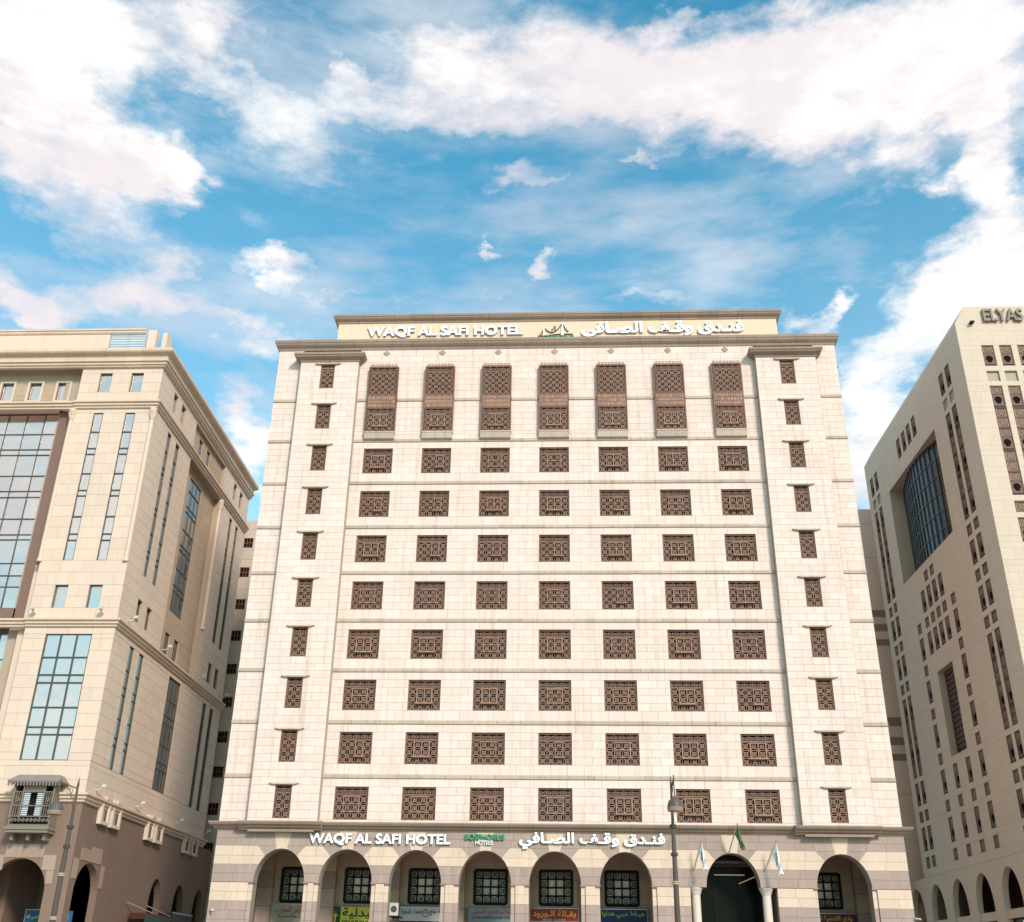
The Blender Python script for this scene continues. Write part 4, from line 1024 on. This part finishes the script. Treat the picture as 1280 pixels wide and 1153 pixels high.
for u in NEAR+FAR:
    for k in (0, 1, 4, 5, 9): P_(u, k)
    for k in (0, 1, 4, 5, 6): Q_(u, k)
    LONG(u, 2, 3); ops.append((u, 'l', QZ(2)[0], PZ(2)[0])); LONG(u, 6, 8); ops.append((u, 'b', *QZ(9)))
for u in (9.43, 17.44):
    for k in range(5): P_(u, k)
    for k in range(6): Q_(u, k)
for u in MID:
    for k in (4, 5, 9): P_(u, k)
    Q_(u, 5)
for u in (12.75, 14.10): Q_(u, 6)
for u in (12.0, 14.66):
    for k in (0, 1): P_(u, k); Q_(u, k)
WW = .45
sh = []
for u, kd, z0_, z1_ in ops: sh.append((-u-WW, -u+WW, z0_, z1_, .14))
BIG = (-19.5, -7.28, 33.4, 42.3, 1.5); THIN = (-15.1, -11.77, 17.8, 24.45, .62)
rc = MB(); rp = Panels('facing_stone')
core(rc, FRS, -YW, 0, 9.9, 47.6, sh+[BIG, THIN])
RZ = [9.9]+[10.53+.8875*k for k in range(42)]; RZ = [z for z in RZ if z < 47.4]+[47.6]
face(rp, FRS, -YW, 0, RZ, sh+[BIG, THIN], RSTONE, 1.75, .008)
# street front
fx = [(1.6, 2.55), (2.95, 3.85), (4.3, 5.2), (5.65, 6.55), (10, 10.9), (11.4, 12.3)]
fo = []
for a, b_ in fx:
    u = (a+b_)/2
    for k in (9, 5, 4, 1, 0): fo.append((u, 'p', *PZ(k)))
    for k in (6, 5, 4, 1, 0): fo.append((u, 'q', *QZ(k)))
    for k in (6, 7, 8, 2, 3): fo.append((u, 'p', *PZ(k)))
    for k in (6, 7, 2): fo.append((u, 'l', PZ(k)[1], PZ(k+1)[0]))
    fo.append((u, 'b', *QZ(9)))
fho = [(u-WW, u+WW, z0_, z1_, .14) for u, kd, z0_, z1_ in fo]
core(rc, FRF, 0, 24, 0, 47.6, fho); face(rp, FRF, 0, 24, RZ, fho, RSTONE, 1.75, .008)
rc.F = FRF; rc.box(3.0, 24, -24, -2.2, 9.9, 47.5)
for Fq, hs in ((FRS, sh), (FRF, fho)):
    rc.F = Fq
    for h in hs: rc.poly([(h[0], -.14, h[2]), (h[1], -.14, h[2]), (h[1], -.14, h[3]), (h[0], -.14, h[3])])
rc.F = FRS; rc.poly([(BIG[0], -1.5, BIG[2]), (BIG[1], -1.5, BIG[2]), (BIG[1], -1.5, BIG[3]), (BIG[0], -1.5, BIG[3])]); rc.poly([(THIN[0], -.62, THIN[2]), (THIN[1], -.62, THIN[2]), (THIN[1], -.62, THIN[3]), (THIN[0], -.62, THIN[3])])
rc.box(-YW-.0, -YW+.02, -6, -.03, 9.9, 47.6)
part('wall', rc, RMORT, rb_); rp.emit(rb_, 300)
m = MB(); f0, f1, f2 = FRS.p(-YW, .03, 0), FRS.p(0, .03, 0), FRF.p(24, .03, 0)
PT = Vector((30.27, -.03, 0))
m.loft([[FRS.p(-YW, 0, z)+RN*e, Vector((30.3-e, 0, z)), Vector((54, 0, z)), Vector((54, 24, z))] for z, e in ((47.605, .0), (49.15, -.9))]); part('parapet', m, RSTONE, rb_)
# carved panels
def rpanel(kind, h, w=.9):
    g = MB(); t = .06
    g.cur = 0
    g.box(-w/2, -w/2+t, 0, .07, 0, h); g.box(w/2-t, w/2, 0, .07, 0, h); g.box(-w/2+t, w/2-t, 0, .07, 0, t); g.box(-w/2+t, w/2-t, 0, .07, h-t, h)
    a, b2 = -w/2+t, w/2-t
    def orn(z0_, z1_):
        zc = (z0_+z1_)/2; q = min(b2-a, z1_-z0_)
        g.cur = 0; g.box(a, b2, 0, .02, z0_, z1_)
        g.cur = 1
        g.ring(0, zc, 0.01, q*.07, .021, .05, 6); g.ring(0, zc, q*.20, q*.25, .021, .05, 8)
        for s in (-1, 1):
            g.box(s*(b2-.06)-.025, s*(b2-.06)+.025, .021, .045, z0_+.06, z1_-.06)
            g.stick(-q*.44, zc-s*q*.44, q*.44, zc+s*q*.44, .03, .021, .04)
    if kind == 'p':
        g.box(a, b2, 0, .055, 1.10, 1.15)
        orn(1.15, h-t)
        g.cur = 0; g.box(a, b2, 0, .11, .12, .20)
        zc, r = .68, .27; n = 14; us = [a]+[-r+2*r*k/n for k in range(n+1)]+[b2]
        for p, q in zip(us, us[1:]):
            mdl = (p+q)/2
            if abs(mdl) > r: g.box(p, q, 0, .03, .20, 1.10); continue
            hh = math.sqrt(r*r-mdl*mdl); lo = .34 if abs(mdl) < .17 else zc-hh
            if lo > .21: g.box(p, q, 0, .03, .20, lo)
            g.box(p, q, 0, .03, zc+hh, 1.10)
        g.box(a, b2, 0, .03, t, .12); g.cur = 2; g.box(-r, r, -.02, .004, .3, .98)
    elif kind == 'q': orn(t, h-t)
    else:
        n = max(1, round(h/.85)); st = (h-2*t)/n
        for i in range(n):
            orn(t+i*st+.02, t+(i+1)*st-.02)
    return g.mesh('lattice_window', [WOODR, RLGT, VOID])
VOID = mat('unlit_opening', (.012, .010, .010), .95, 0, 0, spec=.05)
RLGT = mat('lattice_pale_brown', (.34, .20, .13), .6, .1, .1)  # paler brown of the carved ornaments and side strips
RC = {}
rbp = wpos(rb_)
for F, L_ in ((FRS, [(-u, kd, a, b_) for u, kd, a, b_ in ops]), (FRF, fo)):
    for u, kd, z0_, z1_ in L_:
        if kd == 'b': continue
        key = (kd, round(z1_-z0_, 2))
        if key not in RC: RC[key] = rpanel(kd, z1_-z0_)
        link('lattice_window' if kd == 'p' else 'lattice_panel', RC[key], rb_, F.p(u, -.10, z0_)-rbp, F.ang())
# great bowed window
nb, zb = 15, [33.4+8.9*k/6 for k in range(7)]
def bow(t): return -1.35+1.0*math.sin(math.pi*t)
us = [BIG[0]+.05+(BIG[1]-BIG[0]-.1)*k/nb for k in range(nb+1)]
bw_ = MB(FRS)
for k, u in enumerate(us): d = bow(k/nb); bw_.box(u-.05, u+.05, d-.02, d+.14, 33.4, 42.3)
for z in zb:
    for k in range(nb):
        d0, d1 = bow(k/nb), bow((k+1)/nb)
        bw_.loft([[FRS.p(us[k], d0, z-.06), FRS.p(us[k], d0+.1, z-.06), FRS.p(us[k], d0+.1, z+.06), FRS.p(us[k], d0, z+.06)], [FRS.p(us[k+1], d1, z-.06), FRS.p(us[k+1], d1+.1, z-.06), FRS.p(us[k+1], d1+.1, z+.06), FRS.p(us[k+1], d1, z+.06)]])
bwn = part('bow_window', bw_, MULL, rb_)
for k in range(nb):
    u0, u1, d0, d1 = us[k], us[k+1], bow(k/nb), bow((k+1)/nb); uc, dc = (u0+u1)/2, (d0+d1)/2
    an = math.atan2(d1-d0, u1-u0)
    for z0_, z1_ in zip(zb, zb[1:]):
        o = link('pane', unit(SMOKED), bwn, FRS.p(uc, dc+.03, (z0_+z1_)/2)-rbp, FRS.ang()-an+random.uniform(-.01, .01)); o.scale = (math.hypot(u1-u0, d1-d0)-.08, .02, z1_-z0_-.1)
# tall carved screen in the thin recess
m = MB(FRS)
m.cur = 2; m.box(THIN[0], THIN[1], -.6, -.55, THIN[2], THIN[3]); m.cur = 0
for i in range(8):
    for j in range(16): m.ring(THIN[0]+.21+i*.416, THIN[2]+.21+j*.415, .10, .19, -.549, -.50, 6)
part('carved_screen', m, [WOODR, WOODL, VOID], rb_)
# arcade at the foot
m = MB(FRS); arcade(m, FRS, -31, 0, 0, 9.9, [(-u, 1.62, 6.9, 2.35, 0) for u in (27.85, 23.0, 18.15, 13.3, 8.45)]+[(-3.6, 1.62, 6.9, 2.35, 0)], -.45, -.02)
for u in (27.85, 23.0, 18.15, 13.3, 8.45, 3.6): m.box(-u-1.62, -u+1.62, -.4, -.15, 6.05, 6.62)
part('arcade_wall', m, RSTONE, rb_)
m = MB(FRS); m.box(-31, 0, -6.2, -6, 0, 9.9); m.box(-31, 0, -6, -.5, 9.6, 9.9); m.box(-31, -30.9, -6, -.5, 0, 9.9); part('inner_wall', m, DWOOD, rb_)
for u in (27.85, 23.0, 18.15, 13.3, 8.45): glazing(FRS, [-u-1.62, -u-.5, -u+.5, -u+1.62], [2.5, 4.2, 5.95], -.6, rb_, SMOKE, MULL, .08)
es = thing('rooftop_lettering', (34, -.2, 47.7), 'bronze raised capital letters ELYAS on the parapet at the upper right', 'sign')
lettering('ELYAS', FRF, 2.2, 5.15, 47.72, 48.78, .08, .15, BRZ, BRZ, es, .03)
m = MB(FRF); m.box(1.05, 1.35, .05, .4, 47.5, 47.62); m.box(1.1, 1.3, 0.02, .2, 47.62, 47.7)
cl = part('security_camera', m, BLACKM, None); cl['label'] = 'tiny black camera bracket left of the bronze ELYAS letters'; cl['category'] = 'camera'

# ================================================================ BUILDINGS BEHIND THE GAPS
r1 = thing('rear_building', (-28, 35, 0), 'beige building far back in the narrow gap left of the hotel', 'building')
FB = FRONT.back(29.0); rm = MB()
wz = [41.3, 38.15, 34.8, 31.6, 28.35, 25.15, 21.85, 18.7, 15.4, 12.0, 8.8]
h2 = [(x, x+.95, z-.5, z+.55, .25) for x in (-34.6, -32.2, -29.0, -26.5) for z in wz]
core(rm, FB, -36, -24, 0, 43.8, h2); rm.F = FB; rm.box(-36, -24, -14, -.4, 0, 43.6); rm.F = FRONT; part('wall', rm, CREAM_CORE, r1)
q = Panels('render_panel'); face(q, FB, -36, -24, [1.0+1.07*k for k in range(41)], h2, REARB, 1.9, .02); q.emit(r1, 200)
fm = MB(); fm.box(-.475, .475, -.2, -.18, 0, 1.05); PR = fm.mesh('pane', DARK)
fm = MB()
for x in (-.475, -.16, .12, .41): fm.box(x, x+.06, -.06, -.01, 0, 1.05)
for z in (0, .5, .99): fm.box(-.415, .41, -.055, -.015, z, z+.06)
WR = fm.mesh('window', WOOD)
for h in h2: w = link('window', WR, r1, FB.p((h[0]+h[1])/2, 0, h[2])-wpos(r1)); link('pane', PR, w)
r3 = thing('striped_rear_building', (30, 36, 0), 'pink building with brown stripes far back in the gap right of the hotel', 'building')
q = Panels('render_panel'); F3 = FRONT.back(29.6); rm = MB(F3); rm.box(25.5, 38, -14, -.022, 0, 45.0); part('wall', rm, RMORT, r3)
zc = [2, 6, 9.2, 13.4, 17.3, 20.2, 20.8, 21.6, 22.3, 23.3, 24.1, 27.6, 30.9, 31.5, 32.3, 33.0, 33.7, 34.4, 39.8, 43.4, 45.0]
for a, b_ in zip(zc, zc[1:]):
    st = (a, b_) in ((20.2, 20.8), (21.6, 22.3), (23.3, 24.1), (30.9, 31.5), (32.3, 33.0), (33.7, 34.4))
    face(q, F3, 25.5, 34, [a, b_], [], REARS if st else PINKB, 2.9, .05)
q.emit(r3)
for o in bpy.data.objects:
    if o.type == 'MESH' and not o.data.materials: print('nomat', o.name)
